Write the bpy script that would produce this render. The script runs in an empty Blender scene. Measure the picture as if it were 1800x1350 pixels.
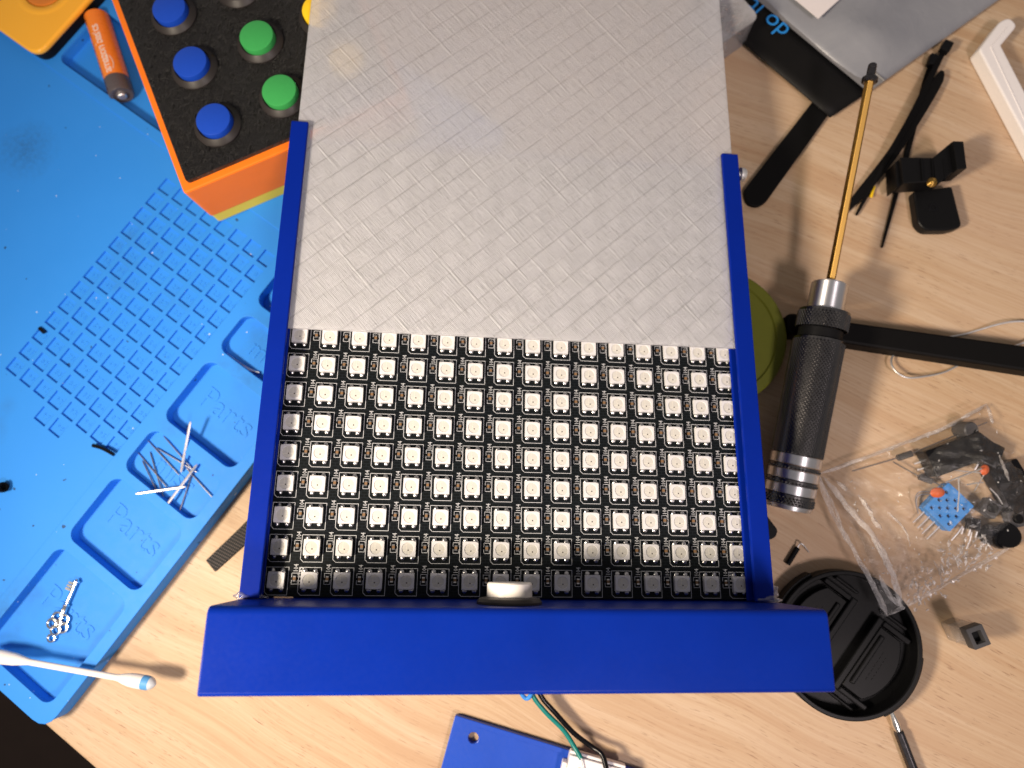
import bpy, bmesh, math, random
from mathutils import Vector, Matrix
random.seed(7)
S = 0.001                                   # everything below is written in millimetres
scn = bpy.context.scene
col = scn.collection

# ------------------------------------------------------------------ camera
D = 270.0                                   # lens height above the tabletop
F = 1170.0                                  # focal length in photo pixels
RM = Matrix(((0.99906650, -0.00754203, -0.04253527),
             (0.0,        -0.98464138,  0.17458909),
             (-0.04319874, -0.17442611, -0.98372222)))   # camera axes (right, down, forward) in world
cd = bpy.data.cameras.new("camera")
cam = bpy.data.objects.new("camera", cd); col.objects.link(cam)
cd.sensor_width = 36; cd.lens = 36 * F / 1800
cd.clip_start = 0.01; cd.clip_end = 20
m4 = (RM @ Matrix(((1, 0, 0), (0, -1, 0), (0, 0, -1)))).to_4x4()
m4.translation = Vector((0, 0, D * S)); cam.matrix_world = m4
cd.dof.use_dof = True; cd.dof.focus_distance = 0.214; cd.dof.aperture_fstop = 9.0
scn.camera = cam

# ------------------------------------------------------------------ room light
w = bpy.data.worlds.new("World"); scn.world = w; w.use_nodes = True
bg = w.node_tree.nodes["Background"]
bg.inputs[0].default_value = (1.0, 0.92, 0.90, 1); bg.inputs[1].default_value = 0.22
scn.view_settings.view_transform = 'Standard'; scn.view_settings.look = 'None'
scn.view_settings.exposure = 0; scn.view_settings.gamma = 1
def lamp(name, loc, target, size, power, color):
    l = bpy.data.lights.new(name, 'AREA'); l.shape = 'DISK'; l.size = size; l.energy = power; l.color = color
    o = bpy.data.objects.new(name, l); col.objects.link(o)
    o.location = loc
    o.rotation_euler = (Vector(target) - Vector(loc)).to_track_quat('-Z', 'Y').to_euler()
    return o
dl_ = lamp("desk_lamp", (-0.25, -0.078, 0.305), (0.08, 0.02, 0.04), 0.068, 1.42, (1.0, 0.85, 0.675))
dl_.data.spread = math.radians(130)
lamp("ceiling_lamp", (0.30, -0.40, 0.75), (0.0, 0.0, 0.0), 0.15, 3.5, (1.0, 0.86, 0.86))

# ------------------------------------------------------------------ helpers
def at(x, y, z=0.0):
    """point (mm) at height z on the sight line of a photo pixel, for measuring the layout"""
    d = RM @ Vector(((x - 900) / F, (y - 675) / F, 1.0))
    s = (z - D) / d.z
    return Vector((d.x * s, d.y * s, z))
def pix(P):
    c = RM.transposed() @ (Vector(P) - Vector((0, 0, D)))
    return (900 + F * c.x / c.z, 675 + F * c.y / c.z)

def tag(o, label=None, cat=None, group=None, kind=None):
    if label: o['label'] = label
    if cat: o['category'] = cat
    if group: o['group'] = group
    if kind: o['kind'] = kind
    return o
def empty(name, label, cat, loc=(0, 0, 0), rotz=0.0, group=None, mat=None):
    o = bpy.data.objects.new(name, None); col.objects.link(o)
    o.empty_display_size = 0.005
    if mat is not None: o.matrix_world = mat
    else:
        o.location = Vector(loc) * S; o.rotation_euler = (0, 0, rotz)
    return tag(o, label, cat, group)

class MB:
    def __init__(s): s.v = []; s.f = []; s.m = []; s.T = Matrix.Identity(4)
    def add(s, vs, fs, mi=0):
        n = len(s.v)
        s.v += [s.T @ Vector(p) for p in vs]
        s.f += [tuple(i + n for i in f) for f in fs]
        s.m += [mi] * len(fs)
        return s
    def box(s, x0, x1, y0, y1, z0, z1, mi=0):
        return s.add([(x0, y0, z0), (x1, y0, z0), (x1, y1, z0), (x0, y1, z0), (x0, y0, z1), (x1, y0, z1), (x1, y1, z1), (x0, y1, z1)],
                     [(3, 2, 1, 0), (4, 5, 6, 7), (0, 1, 5, 4), (1, 2, 6, 5), (2, 3, 7, 6), (3, 0, 4, 7)], mi)
    def prism(s, poly, z0, z1, mi=0, top=None):
        n = len(poly); top = top or poly
        a = sum(poly[i][0] * poly[(i + 1) % n][1] - poly[(i + 1) % n][0] * poly[i][1] for i in range(n))
        if a < 0: poly = poly[::-1]; top = top[::-1]
        vs = [(p[0], p[1], z0) for p in poly] + [(p[0], p[1], z1) for p in top]
        fs = [tuple(range(n))[::-1], tuple(range(n, 2 * n))] + [(i, (i + 1) % n, n + (i + 1) % n, n + i) for i in range(n)]
        return s.add(vs, fs, mi)
    def lathe(s, prof, seg=24, mi=0, close=False, start=0.0):
        """profile of (r, z) turned round z"""
        vs = []; fs = []; n = len(prof)
        for k in range(seg):
            a = 2 * math.pi * k / seg + start
            vs += [(r * math.cos(a), r * math.sin(a), z) for r, z in prof]
        for k in range(seg):
            k2 = (k + 1) % seg
            for i in range(n - 1 + (1 if close else 0)):
                j = (i + 1) % n
                fs.append((k * n + i, k2 * n + i, k2 * n + j, k * n + j))
        if not close:
            if prof[0][0] > 1e-6: fs.append(tuple(k * n for k in range(seg))[::-1])
            if prof[-1][0] > 1e-6: fs.append(tuple(k * n + n - 1 for k in range(seg)))
        return s.add(vs, fs, mi)
    def tube(s, pts, r, seg=8, mi=0, caps=True, flat=1.0, closed=False):
        pts = [Vector(p) for p in pts]; n = len(pts)
        rs = r if isinstance(r, (list, tuple)) else [r] * n
        vs = []; fs = []
        for i, p in enumerate(pts):
            if closed: t = pts[(i + 1) % n] - pts[i - 1]
            else: t = pts[min(i + 1, n - 1)] - pts[max(i - 1, 0)]
            t.normalize()
            up = Vector((0, 0, 1)) if abs(t.z) < 0.95 else Vector((1, 0, 0))
            a = t.cross(up).normalized(); b = a.cross(t).normalized()
            for k in range(seg):
                th = 2 * math.pi * k / seg
                vs.append(p + a * (rs[i] * math.cos(th)) + b * (rs[i] * flat * math.sin(th)))
        for i in range(n - (0 if closed else 1)):
            i2 = (i + 1) % n
            for k in range(seg):
                k2 = (k + 1) % seg
                fs.append((i * seg + k, i * seg + k2, i2 * seg + k2, i2 * seg + k))
        if caps and not closed:
            fs.append(tuple(range(seg))[::-1]); fs.append(tuple((n - 1) * seg + k for k in range(seg)))
        return s.add(vs, fs, mi)
    def mesh(s, name, mats, smooth=None):
        me = bpy.data.meshes.new(name)
        me.from_pydata([tuple(p * S) for p in s.v], [], s.f)
        for m in (mats if isinstance(mats, (list, tuple)) else [mats]): me.materials.append(m)
        me.polygons.foreach_set('material_index', s.m)
        finish(me, smooth)
        return me
    def obj(s, name, mats, parent=None, smooth=None, bevel=0.0, seg=2, recalc=False):
        me = s.mesh(name, mats, smooth)
        if recalc:
            bm = bmesh.new(); bm.from_mesh(me); bmesh.ops.recalc_face_normals(bm, faces=bm.faces); bm.to_mesh(me); bm.free()
        return link(name, me, parent, bevel, seg)
def finish(me, smooth):
    if smooth:
        me.polygons.foreach_set('use_smooth', [True] * len(me.polygons))
        me.set_sharp_from_angle(angle=math.radians(smooth))
    me.update()
def link(name, me, parent=None, bevel=0.0, seg=2):
    o = bpy.data.objects.new(name, me); col.objects.link(o)
    if parent: o.parent = parent
    if bevel:
        b = o.modifiers.new("bevel", 'BEVEL'); b.width = bevel * S; b.segments = seg
        b.limit_method = 'ANGLE'; b.angle_limit = math.radians(40); b.harden_normals = False
    return o
def rrect(x0, x1, y0, y1, r, n=5):
    pts = []
    for cx, cy, a0 in ((x1 - r, y1 - r, 0), (x0 + r, y1 - r, 90), (x0 + r, y0 + r, 180), (x1 - r, y0 + r, 270)):
        for k in range(n + 1):
            a = math.radians(a0 + 90 * k / n); pts.append((cx + r * math.cos(a), cy + r * math.sin(a)))
    return pts
def rcorner(poly, r, n=4):
    """polygon with rounded corners; r number or per-corner list"""
    out = []; N = len(poly)
    for i in range(N):
        p = Vector(poly[i][:2]); a = Vector(poly[i - 1][:2]); b = Vector(poly[(i + 1) % N][:2])
        ri = r[i] if isinstance(r, (list, tuple)) else r
        if ri <= 0: out.append((p.x, p.y)); continue
        da = (a - p).normalized(); db = (b - p).normalized()
        d = min(ri, (a - p).length * .45, (b - p).length * .45)
        p0 = p + da * d; p1 = p + db * d
        for k in range(n + 1):
            t = k / n; q = p0 * (1 - t) ** 2 + p * (2 * t * (1 - t)) + p1 * t * t
            out.append((q.x, q.y))
    return out
def circ(cx, cy, r, n=24): return [(cx + r * math.cos(2 * math.pi * k / n), cy + r * math.sin(2 * math.pi * k / n)) for k in range(n)]
def plate_mesh(name, loops, z0, z1, mat, bev=0.0, smooth=35):
    """flat plate with holes: loops[0] outline, the rest holes (mm)"""
    cu = bpy.data.curves.new(name, 'CURVE'); cu.dimensions = '2D'; cu.fill_mode = 'BOTH'
    for lp in loops:
        sp = cu.splines.new('POLY'); sp.points.add(len(lp) - 1)
        for p, q in zip(sp.points, lp): p.co = (q[0], q[1], 0, 1)
        sp.use_cyclic_u = True
    t = z1 - z0
    cu.extrude = t / 2 - bev; cu.bevel_depth = bev; cu.bevel_resolution = 1; cu.offset = -bev
    o = bpy.data.objects.new(name, cu)
    me = bpy.data.meshes.new_from_object(o)
    bpy.data.objects.remove(o); bpy.data.curves.remove(cu)
    me.transform(Matrix.Translation((0, 0, (z0 + z1) / 2)))
    me.transform(Matrix.Scale(S, 4)); me.name = name
    me.materials.clear(); me.materials.append(mat)
    finish(me, smooth)
    return me
def text_geo(txt, size, extrude=0.0, align='LEFT', res=2, offset=0.0, space=1.0):
    """verts/faces of a piece of lettering in mm, in its own xy plane"""
    cu = bpy.data.curves.new("t", 'FONT'); cu.body = txt; cu.size = size; cu.extrude = extrude; cu.resolution_u = res
    cu.align_x = align; cu.align_y = 'CENTER'; cu.offset = offset; cu.space_character = space
    o = bpy.data.objects.new("t", cu); me = bpy.data.meshes.new_from_object(o)
    vs = [v.co.copy() for v in me.vertices]; fs = [tuple(p.vertices) for p in me.polygons]
    bpy.data.objects.remove(o); bpy.data.curves.remove(cu); bpy.data.meshes.remove(me)
    return vs, fs
def seg_rect(p, q, wd):
    p = Vector(p); q = Vector(q); d = (q - p).normalized(); n = Vector((-d.y, d.x)) * wd / 2; e = d * wd / 2
    return [p - e - n, q + e - n, q + e + n, p - e + n]
def lerp(a, b, t): return a + (b - a) * t
def smoothpath(pts, n=6):
    P = [Vector(p) for p in pts]; out = []
    for i in range(len(P) - 1):
        p0 = P[max(i - 1, 0)]; p1 = P[i]; p2 = P[i + 1]; p3 = P[min(i + 2, len(P) - 1)]
        for k in range(n):
            t = k / n
            out.append(0.5 * ((2 * p1) + (p2 - p0) * t + (2 * p0 - 5 * p1 + 4 * p2 - p3) * t * t + (3 * p1 - p0 - 3 * p2 + p3) * t ** 3))
    out.append(P[-1]); return out

# ------------------------------------------------------------------ materials
def srgb(r, g, b): return tuple(((c / 255 + .055) / 1.055) ** 2.4 if c > 10 else c / 255 / 12.92 for c in (r, g, b)) + (1,)
class NT:
    def __init__(s, name):
        s.mat = bpy.data.materials.new(name); s.mat.use_nodes = True
        s.t = s.mat.node_tree; s.p = s.t.nodes["Principled BSDF"]; s.out = s.t.nodes["Material Output"]
    def n(s, typ, **kw):
        nd = s.t.nodes.new(typ)
        for k, v in kw.items():
            if k.startswith('i_'):
                key = k[2:]; key = int(key) if key.isdigit() else key
                nd.inputs[key].default_value = v
            else: setattr(nd, k, v)
        return nd
    def l(s, a, b): s.t.links.new(a, b)
    def math(s, op, a, b=None, c=None):
        nd = s.n('ShaderNodeMath', operation=op)
        for i, x in enumerate((a, b, c)):
            if x is None: continue
            if isinstance(x, (int, float)): nd.inputs[i].default_value = x
            else: s.l(x, nd.inputs[i])
        return nd.outputs[0]
    def mix(s, fac, a, b):
        nd = s.n('ShaderNodeMix', data_type='RGBA')
        for i, x in ((0, fac), (6, a), (7, b)):
            if isinstance(x, (int, float, tuple)): nd.inputs[i].default_value = x
            else: s.l(x, nd.inputs[i])
        return nd.outputs[2]
    def ramp(s, fac, stops):
        nd = s.n('ShaderNodeValToRGB'); s.l(fac, nd.inputs[0]); e = nd.color_ramp.elements
        e[0].position, e[0].color = stops[0]; e[1].position, e[1].color = stops[-1]
        for pos, c in stops[1:-1]:
            x = e.new(pos); x.color = c
        return nd.outputs[0]
    def coord(s, scale=(1000, 1000, 1000), rot=(0, 0, 0), kind='Object'):
        tc = s.n('ShaderNodeTexCoord'); mp = s.n('ShaderNodeMapping')
        mp.inputs['Scale'].default_value = scale; mp.inputs['Rotation'].default_value = rot
        s.l(tc.outputs[kind], mp.inputs[0]); return mp.outputs[0]
    def noise(s, vec, scale, detail=2, rough=.5, dist=0.0):
        nd = s.n('ShaderNodeTexNoise'); nd.inputs['Scale'].default_value = scale; nd.inputs['Detail'].default_value = detail
        nd.inputs['Roughness'].default_value = rough; nd.inputs['Distortion'].default_value = dist
        s.l(vec, nd.inputs['Vector']); return nd.outputs[0]
    def wave(s, vec, scale, dist=0.0, ds=1.0, prof='SIN', dirn='X', detail=1.0):
        nd = s.n('ShaderNodeTexWave', wave_profile=prof, bands_direction=dirn)
        nd.inputs['Scale'].default_value = scale; nd.inputs['Distortion'].default_value = dist
        nd.inputs['Detail'].default_value = detail; nd.inputs['Detail Scale'].default_value = ds
        s.l(vec, nd.inputs['Vector']); return nd.outputs['Fac']
    def bump(s, h, strength=.3, dist=0.0002, prev=None):
        b = s.n('ShaderNodeBump'); b.inputs['Strength'].default_value = strength; b.inputs['Distance'].default_value = dist
        s.l(h, b.inputs['Height'])
        if prev is not None: s.l(prev, b.inputs['Normal'])
        return b.outputs[0]
def plain(name, c, rough=.5, metal=0.0, spec=.32, nscale=0.6, nvar=.12, bump=0.0, bscale=2.0):
    """plastic, metal or paint with a little wear in tone, gloss and relief; c is linear rgb"""
    t = NT(name); v = t.coord()
    f = t.noise(v, nscale, 4, .6)
    d = tuple(x * (1 - nvar) for x in c[:3]) + (1,); e = tuple(min(1, x * (1 + nvar)) for x in c[:3]) + (1,)
    t.l(t.mix(f, d, e), t.p.inputs['Base Color'])
    t.l(t.math('MULTIPLY_ADD', f, .16, rough - .08), t.p.inputs['Roughness'])
    t.p.inputs['Metallic'].default_value = metal; t.p.inputs['Specular IOR Level'].default_value = spec
    if bump:
        t.l(t.bump(t.noise(v, bscale, 3), bump, .0001), t.p.inputs['Normal'])
    return t.mat

def printed(name, c, rough=.34, axis='Z', period=.22, strength=.10, rot=(0, 0, 0), spec=.4):
    """3D-printed plastic: fine layer lines"""
    t = NT(name); v = t.coord(rot=rot)
    f = t.noise(v, .05, 3, .6); g = t.noise(v, .9, 3)
    k = t.mix(f, tuple(x * .86 for x in c[:3]) + (1,), tuple(min(1, x * 1.12) for x in c[:3]) + (1,))
    t.l(k, t.p.inputs['Base Color'])
    wv = t.wave(v, 1 / period * .314, .4, .3, dirn=axis)
    t.l(t.math('MULTIPLY_ADD', g, .18, rough - .09), t.p.inputs['Roughness'])
    t.p.inputs['Specular IOR Level'].default_value = spec
    t.l(t.bump(wv, strength, .00006), t.p.inputs['Normal'])
    return t.mat

# ---- wood
def wood():
    t = NT("pine_wood"); ang = math.radians(25)
    v = t.coord(rot=(0, 0, ang))
    big = t.noise(t.coord((1000, 1000, 1000)), .006, 2)
    sep = t.n('ShaderNodeSeparateXYZ'); t.l(v, sep.inputs[0])
    warp = t.math('MULTIPLY_ADD', big, 34.0, sep.outputs[1])
    comb = t.n('ShaderNodeCombineXYZ'); t.l(sep.outputs[0], comb.inputs[0]); t.l(warp, comb.inputs[1])
    def st(sx, sy):
        m = t.n('ShaderNodeMapping'); m.inputs['Scale'].default_value = (sx, sy, 1); t.l(comb.outputs[0], m.inputs[0]); return m.outputs[0]
    bands = t.noise(st(.0035, .085), 1.0, 5, .60, .25)
    fine = t.noise(st(.020, 1.05), 1.0, 5, .65, .1)
    c1 = t.ramp(bands, [(.32, (.47, .305, .175, 1)), (.5, (.54, .39, .245, 1)), (.66, (.60, .46, .315, 1))])
    c2 = t.mix(t.math('MULTIPLY', t.ramp(fine, [(.38, (1, 1, 1, 1)), (.58, (0, 0, 0, 1))]), .42), c1, (.39, .225, .115, 1))
    # reddish latewood streaks gathered in places
    late = t.ramp(t.noise(st(.008, .42), 1.0, 4, .7), [(.55, (0, 0, 0, 1)), (.72, (1, 1, 1, 1))])
    lz = t.ramp(t.noise(st(.006, .030), 1.0, 2), [(.45, (0, 0, 0, 1)), (.62, (1, 1, 1, 1))])
    c2 = t.mix(t.math('MULTIPLY', t.math('MULTIPLY', late, lz), .55), c2, (.33, .165, .075, 1))
    # short dark pores
    pore = t.noise(st(.15, 2.6), 1.0, 2, .45)
    pm = t.ramp(pore, [(.635, (0, 0, 0, 1)), (.70, (1, 1, 1, 1))])
    zone = t.ramp(t.noise(st(.02, .05), 1.0, 2), [(.36, (.1, .1, .1, 1)), (.60, (1, 1, 1, 1))])
    c3 = t.mix(t.math('MULTIPLY', t.math('MULTIPLY', pm, zone), .85), c2, (.17, .07, .03, 1))
    sp = t.noise(t.coord(), .55, 1)
    c4 = t.mix(t.math('MULTIPLY', t.ramp(sp, [(.815, (0, 0, 0, 1)), (.83, (1, 1, 1, 1))]), .7), c3, (.10, .05, .03, 1))
    pink = t.mix(t.math('MULTIPLY', t.ramp(t.noise(t.coord(), .012, 2), [(.35, (0, 0, 0, 1)), (.65, (1, 1, 1, 1))]), .35), c4, (.52, .355, .255, 1))
    t.l(pink, t.p.inputs['Base Color'])
    t.l(t.math('MULTIPLY_ADD', fine, .2, .42), t.p.inputs['Roughness'])
    t.p.inputs['Specular IOR Level'].default_value = .25
    t.l(t.bump(t.math('SUBTRACT', fine, t.math('MULTIPLY', pm, .8)), .12, .0002), t.p.inputs['Normal'])
    return t.mat
# ---- silicone
def silicone():
    t = NT("blue_silicone"); v = t.coord()
    a = t.noise(v, .02, 3); b = t.noise(v, .16, 4, .7)
    c = t.mix(a, (.024, .235, .74, 1), (.030, .265, .82, 1))
    # smudges and burnt specks
    sm = t.math('MULTIPLY', t.ramp(t.noise(v, .016, 3, .6), [(.60, (0, 0, 0, 1)), (.74, (1, 1, 1, 1))]), t.ramp(b, [(.35, (0, 0, 0, 1)), (.7, (1, 1, 1, 1))]))
    c = t.mix(t.math('MULTIPLY', sm, .55), c, (.03, .09, .20, 1))
    sk = t.ramp(t.noise(v, .28, 1), [(.765, (0, 0, 0, 1)), (.79, (1, 1, 1, 1))])
    c = t.mix(t.math('MULTIPLY', sk, .8), c, (.015, .03, .06, 1))
    wt = t.ramp(t.noise(v, .62, 0), [(.862, (0, 0, 0, 1)), (.875, (1, 1, 1, 1))])
    c = t.mix(t.math('MULTIPLY', wt, .6), c, (.8, .85, .9, 1))
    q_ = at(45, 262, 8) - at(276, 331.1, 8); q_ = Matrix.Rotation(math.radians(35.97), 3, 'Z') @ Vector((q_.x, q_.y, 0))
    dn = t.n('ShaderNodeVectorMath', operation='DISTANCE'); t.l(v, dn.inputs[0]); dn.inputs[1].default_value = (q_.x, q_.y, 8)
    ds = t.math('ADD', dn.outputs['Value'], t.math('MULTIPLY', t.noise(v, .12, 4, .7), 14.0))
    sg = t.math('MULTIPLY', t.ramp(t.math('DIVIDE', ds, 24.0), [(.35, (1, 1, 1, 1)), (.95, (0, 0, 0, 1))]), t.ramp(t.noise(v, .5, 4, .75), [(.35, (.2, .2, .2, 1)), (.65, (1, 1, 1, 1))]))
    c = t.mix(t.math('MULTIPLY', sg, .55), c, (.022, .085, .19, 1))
    t.l(c, t.p.inputs['Base Color'])
    t.l(t.math('MULTIPLY_ADD', b, .25, .45), t.p.inputs['Roughness'])
    t.p.inputs['Specular IOR Level'].default_value = .3
    t.l(t.bump(t.noise(v, 1.6, 3), .10, .0001), t.p.inputs['Normal'])
    return t.mat
# ---- translucent printed diffuser
def diffuser():
    t = NT("frosted_printed_plastic")
    v = t.coord()                                  # u, v of the plate in mm
    def axis(angle):
        m = t.n('ShaderNodeMapping'); m.inputs['Rotation'].default_value = (0, 0, math.radians(angle)); t.l(v, m.inputs[0]); return m.outputs[0]
    A = axis(48); B = axis(-42)
    wob = t.noise(v, .03, 3, .6)
    fa = t.wave(A, .314 / .50, .5, .3, dirn='X'); fb = t.wave(B, .314 / .50, .5, .3, dirn='X')
    na = t.ramp(t.noise(v, .05, 4, .65), [(.42, (0, 0, 0, 1)), (.6, (1, 1, 1, 1))])
    hatch = t.mix(na, fb, fa)
    def stretch(src, sx, sy):
        m = t.n('ShaderNodeMapping'); m.inputs['Scale'].default_value = (sx, sy, 1); t.l(src, m.inputs[0]); return m.outputs[0]
    sa = t.noise(stretch(A, 2.2, .16), 1.0, 3, .6); sb = t.noise(stretch(B, 2.2, .16), 1.0, 3, .6)   # broken strands
    # broad joints of the print's infill, uneven and interrupted
    ja = t.wave(A, .314 / 6.9, .8, .03, dirn='X', detail=2); jb = t.wave(B, .314 / 6.4, 1.6, .04, dirn='X', detail=2)
    pa = t.ramp(t.noise(stretch(A, .15, .05), 1.0, 3), [(.30, (.15, .15, .15, 1)), (.55, (1, 1, 1, 1))]); pb = t.ramp(t.noise(stretch(B, .2, .07), 1.0, 3), [(.45, (0, 0, 0, 1)), (.62, (1, 1, 1, 1))])
    ga = t.math('MULTIPLY', t.ramp(ja, [(0.0, (1, 1, 1, 1)), (.035, (0, 0, 0, 1))]), pa)
    gb = t.math('MULTIPLY', t.ramp(jb, [(0.0, (1, 1, 1, 1)), (.06, (0, 0, 0, 1))]), pb)
    rag = t.noise(v, .8, 3, .7)
    h = t.math('MULTIPLY_ADD', hatch, .35, t.math('MULTIPLY', t.math('ADD', sa, sb), .9))
    h = t.math('MULTIPLY_ADD', rag, .3, h)
    h = t.math('SUBTRACT', h, t.math('MULTIPLY_ADD', ga, .7, t.math('MULTIPLY', gb, -.5)))
    nrm = t.bump(h, .8, .00032)
    off = t.n('ShaderNodeMapping'); off.inputs['Location'].default_value = (37.3, 11.7, 5.0); t.l(B, off.inputs[0])
    sc = t.noise(stretch(off.outputs[0], 2.0, .17), 1.0, 3, .6)
    painted_glint = t.ramp(sc, [(.53, (0, 0, 0, 1)), (.66, (1, 1, 1, 1))]); dark = t.ramp(sb, [(.54, (0, 0, 0, 1)), (.70, (1, 1, 1, 1))])
    cross = t.ramp(sa, [(.55, (0, 0, 0, 1)), (.72, (1, 1, 1, 1))])
    cloud = t.noise(v, .045, 3, .6)
    base = t.mix(cloud, (.90, .90, .945, 1), (.985, .985, 1.0, 1))
    base = t.mix(t.math('MULTIPLY', cross, .30), base, (.98, .98, .98, 1))
    base = t.mix(t.math('MULTIPLY', dark, .60), base, (.46, .455, .465, 1))
    base = t.mix(t.math('MULTIPLY', painted_glint, .75), base, (1.0, 1.0, 1.0, 1))  # glints painted into the base colour as white strands
    base = t.mix(t.math('MULTIPLY', t.math('MULTIPLY', ga, t.ramp(rag, [(.3, (.2, .2, .2, 1)), (.6, (1, 1, 1, 1))])), .40), base, (.36, .355, .36, 1))
    base = t.mix(t.math('MULTIPLY', gb, .8), base, (1.0, 1.0, 1.0, 1))
    t.l(base, t.p.inputs['Base Color']); t.l(nrm, t.p.inputs['Normal'])
    t.l(t.math('MULTIPLY_ADD', rag, .25, .22), t.p.inputs['Roughness'])
    t.p.inputs['Specular IOR Level'].default_value = .6
    tl = t.n('ShaderNodeBsdfTranslucent'); tl.inputs[0].default_value = (.95, .95, .97, 1); t.l(nrm, tl.inputs['Normal'])
    rf = t.n('ShaderNodeBsdfRefraction'); rf.inputs['Color'].default_value = (.965, .97, .99, 1); rf.inputs['Roughness'].default_value = .25; rf.inputs['IOR'].default_value = 1.25
    m1 = t.n('ShaderNodeMixShader'); m1.inputs[0].default_value = .72; t.l(tl.outputs[0], m1.inputs[1]); t.l(rf.outputs[0], m1.inputs[2])
    m2 = t.n('ShaderNodeMixShader'); m2.inputs[0].default_value = .60; t.l(t.p.outputs[0], m2.inputs[1]); t.l(m1.outputs[0], m2.inputs[2])
    t.l(m2.outputs[0], t.out.inputs[0])
    return t.mat
def film(name, tint=(.97, .96, .95, 1), gloss=.5, bscale=.35, bstr=.6, haze=.10, hcol=(.8, .78, .78, 1), rough=.14, gbase=.03):
    """thin clear film: transparent with crinkled gloss and a little haze"""
    t = NT(name); v = t.coord()
    n = t.noise(v, bscale, 5, .65, .8)
    nrm = t.bump(n, bstr, .0012)
    tr = t.n('ShaderNodeBsdfTransparent'); tr.inputs[0].default_value = tint
    gl = t.n('ShaderNodeBsdfGlossy'); gl.inputs['Roughness'].default_value = rough; t.l(nrm, gl.inputs['Normal'])
    df = t.n('ShaderNodeBsdfDiffuse'); df.inputs[0].default_value = hcol
    lw = t.n('ShaderNodeLayerWeight'); lw.inputs[0].default_value = .25
    a = t.n('ShaderNodeMixShader'); t.l(t.math('MULTIPLY_ADD', t.ramp(n, [(.35, (0, 0, 0, 1)), (.8, (1, 1, 1, 1))]), haze, haze * .4), a.inputs[0]); t.l(tr.outputs[0], a.inputs[1]); t.l(df.outputs[0], a.inputs[2])
    b = t.n('ShaderNodeMixShader'); t.l(t.math('MULTIPLY_ADD', lw.outputs['Facing'], gloss, gbase), b.inputs[0]); t.l(a.outputs[0], b.inputs[1]); t.l(gl.outputs[0], b.inputs[2])
    t.l(b.outputs[0], t.out.inputs[0]); return t.mat
def carpet():
    t = NT("dark_carpet"); v = t.coord((100, 100, 100))
    n = t.noise(v, .25, 5, .7); k = t.noise(v, 3.0, 4, .7)
    c = t.mix(n, (.030, .018, .012, 1), (.058, .036, .025, 1)); c = t.mix(t.math('MULTIPLY', k, .35), c, (.02, .012, .008, 1))
    t.l(c, t.p.inputs['Base Color']); t.p.inputs['Roughness'].default_value = .95; return t.mat
def weave():
    t = NT("woven_strap"); v = t.coord(rot=(0, 0, 0))
    a = t.wave(t.coord(rot=(0, 0, .45)), .314 / 1.25, 0, dirn='Y'); b = t.wave(t.coord(rot=(0, 0, .45)), .314 / .8, .3, dirn='X'); m = t.math('MULTIPLY', a, t.math('MULTIPLY_ADD', b, .8, .2))
    t.l(t.ramp(m, [(.35, (.004, .0035, .0035, 1)), (.85, (.14, .115, .10, 1))]), t.p.inputs['Base Color'])
    t.p.inputs['Roughness'].default_value = .75; t.l(t.bump(m, .7, .0003), t.p.inputs['Normal']); return t.mat

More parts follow.
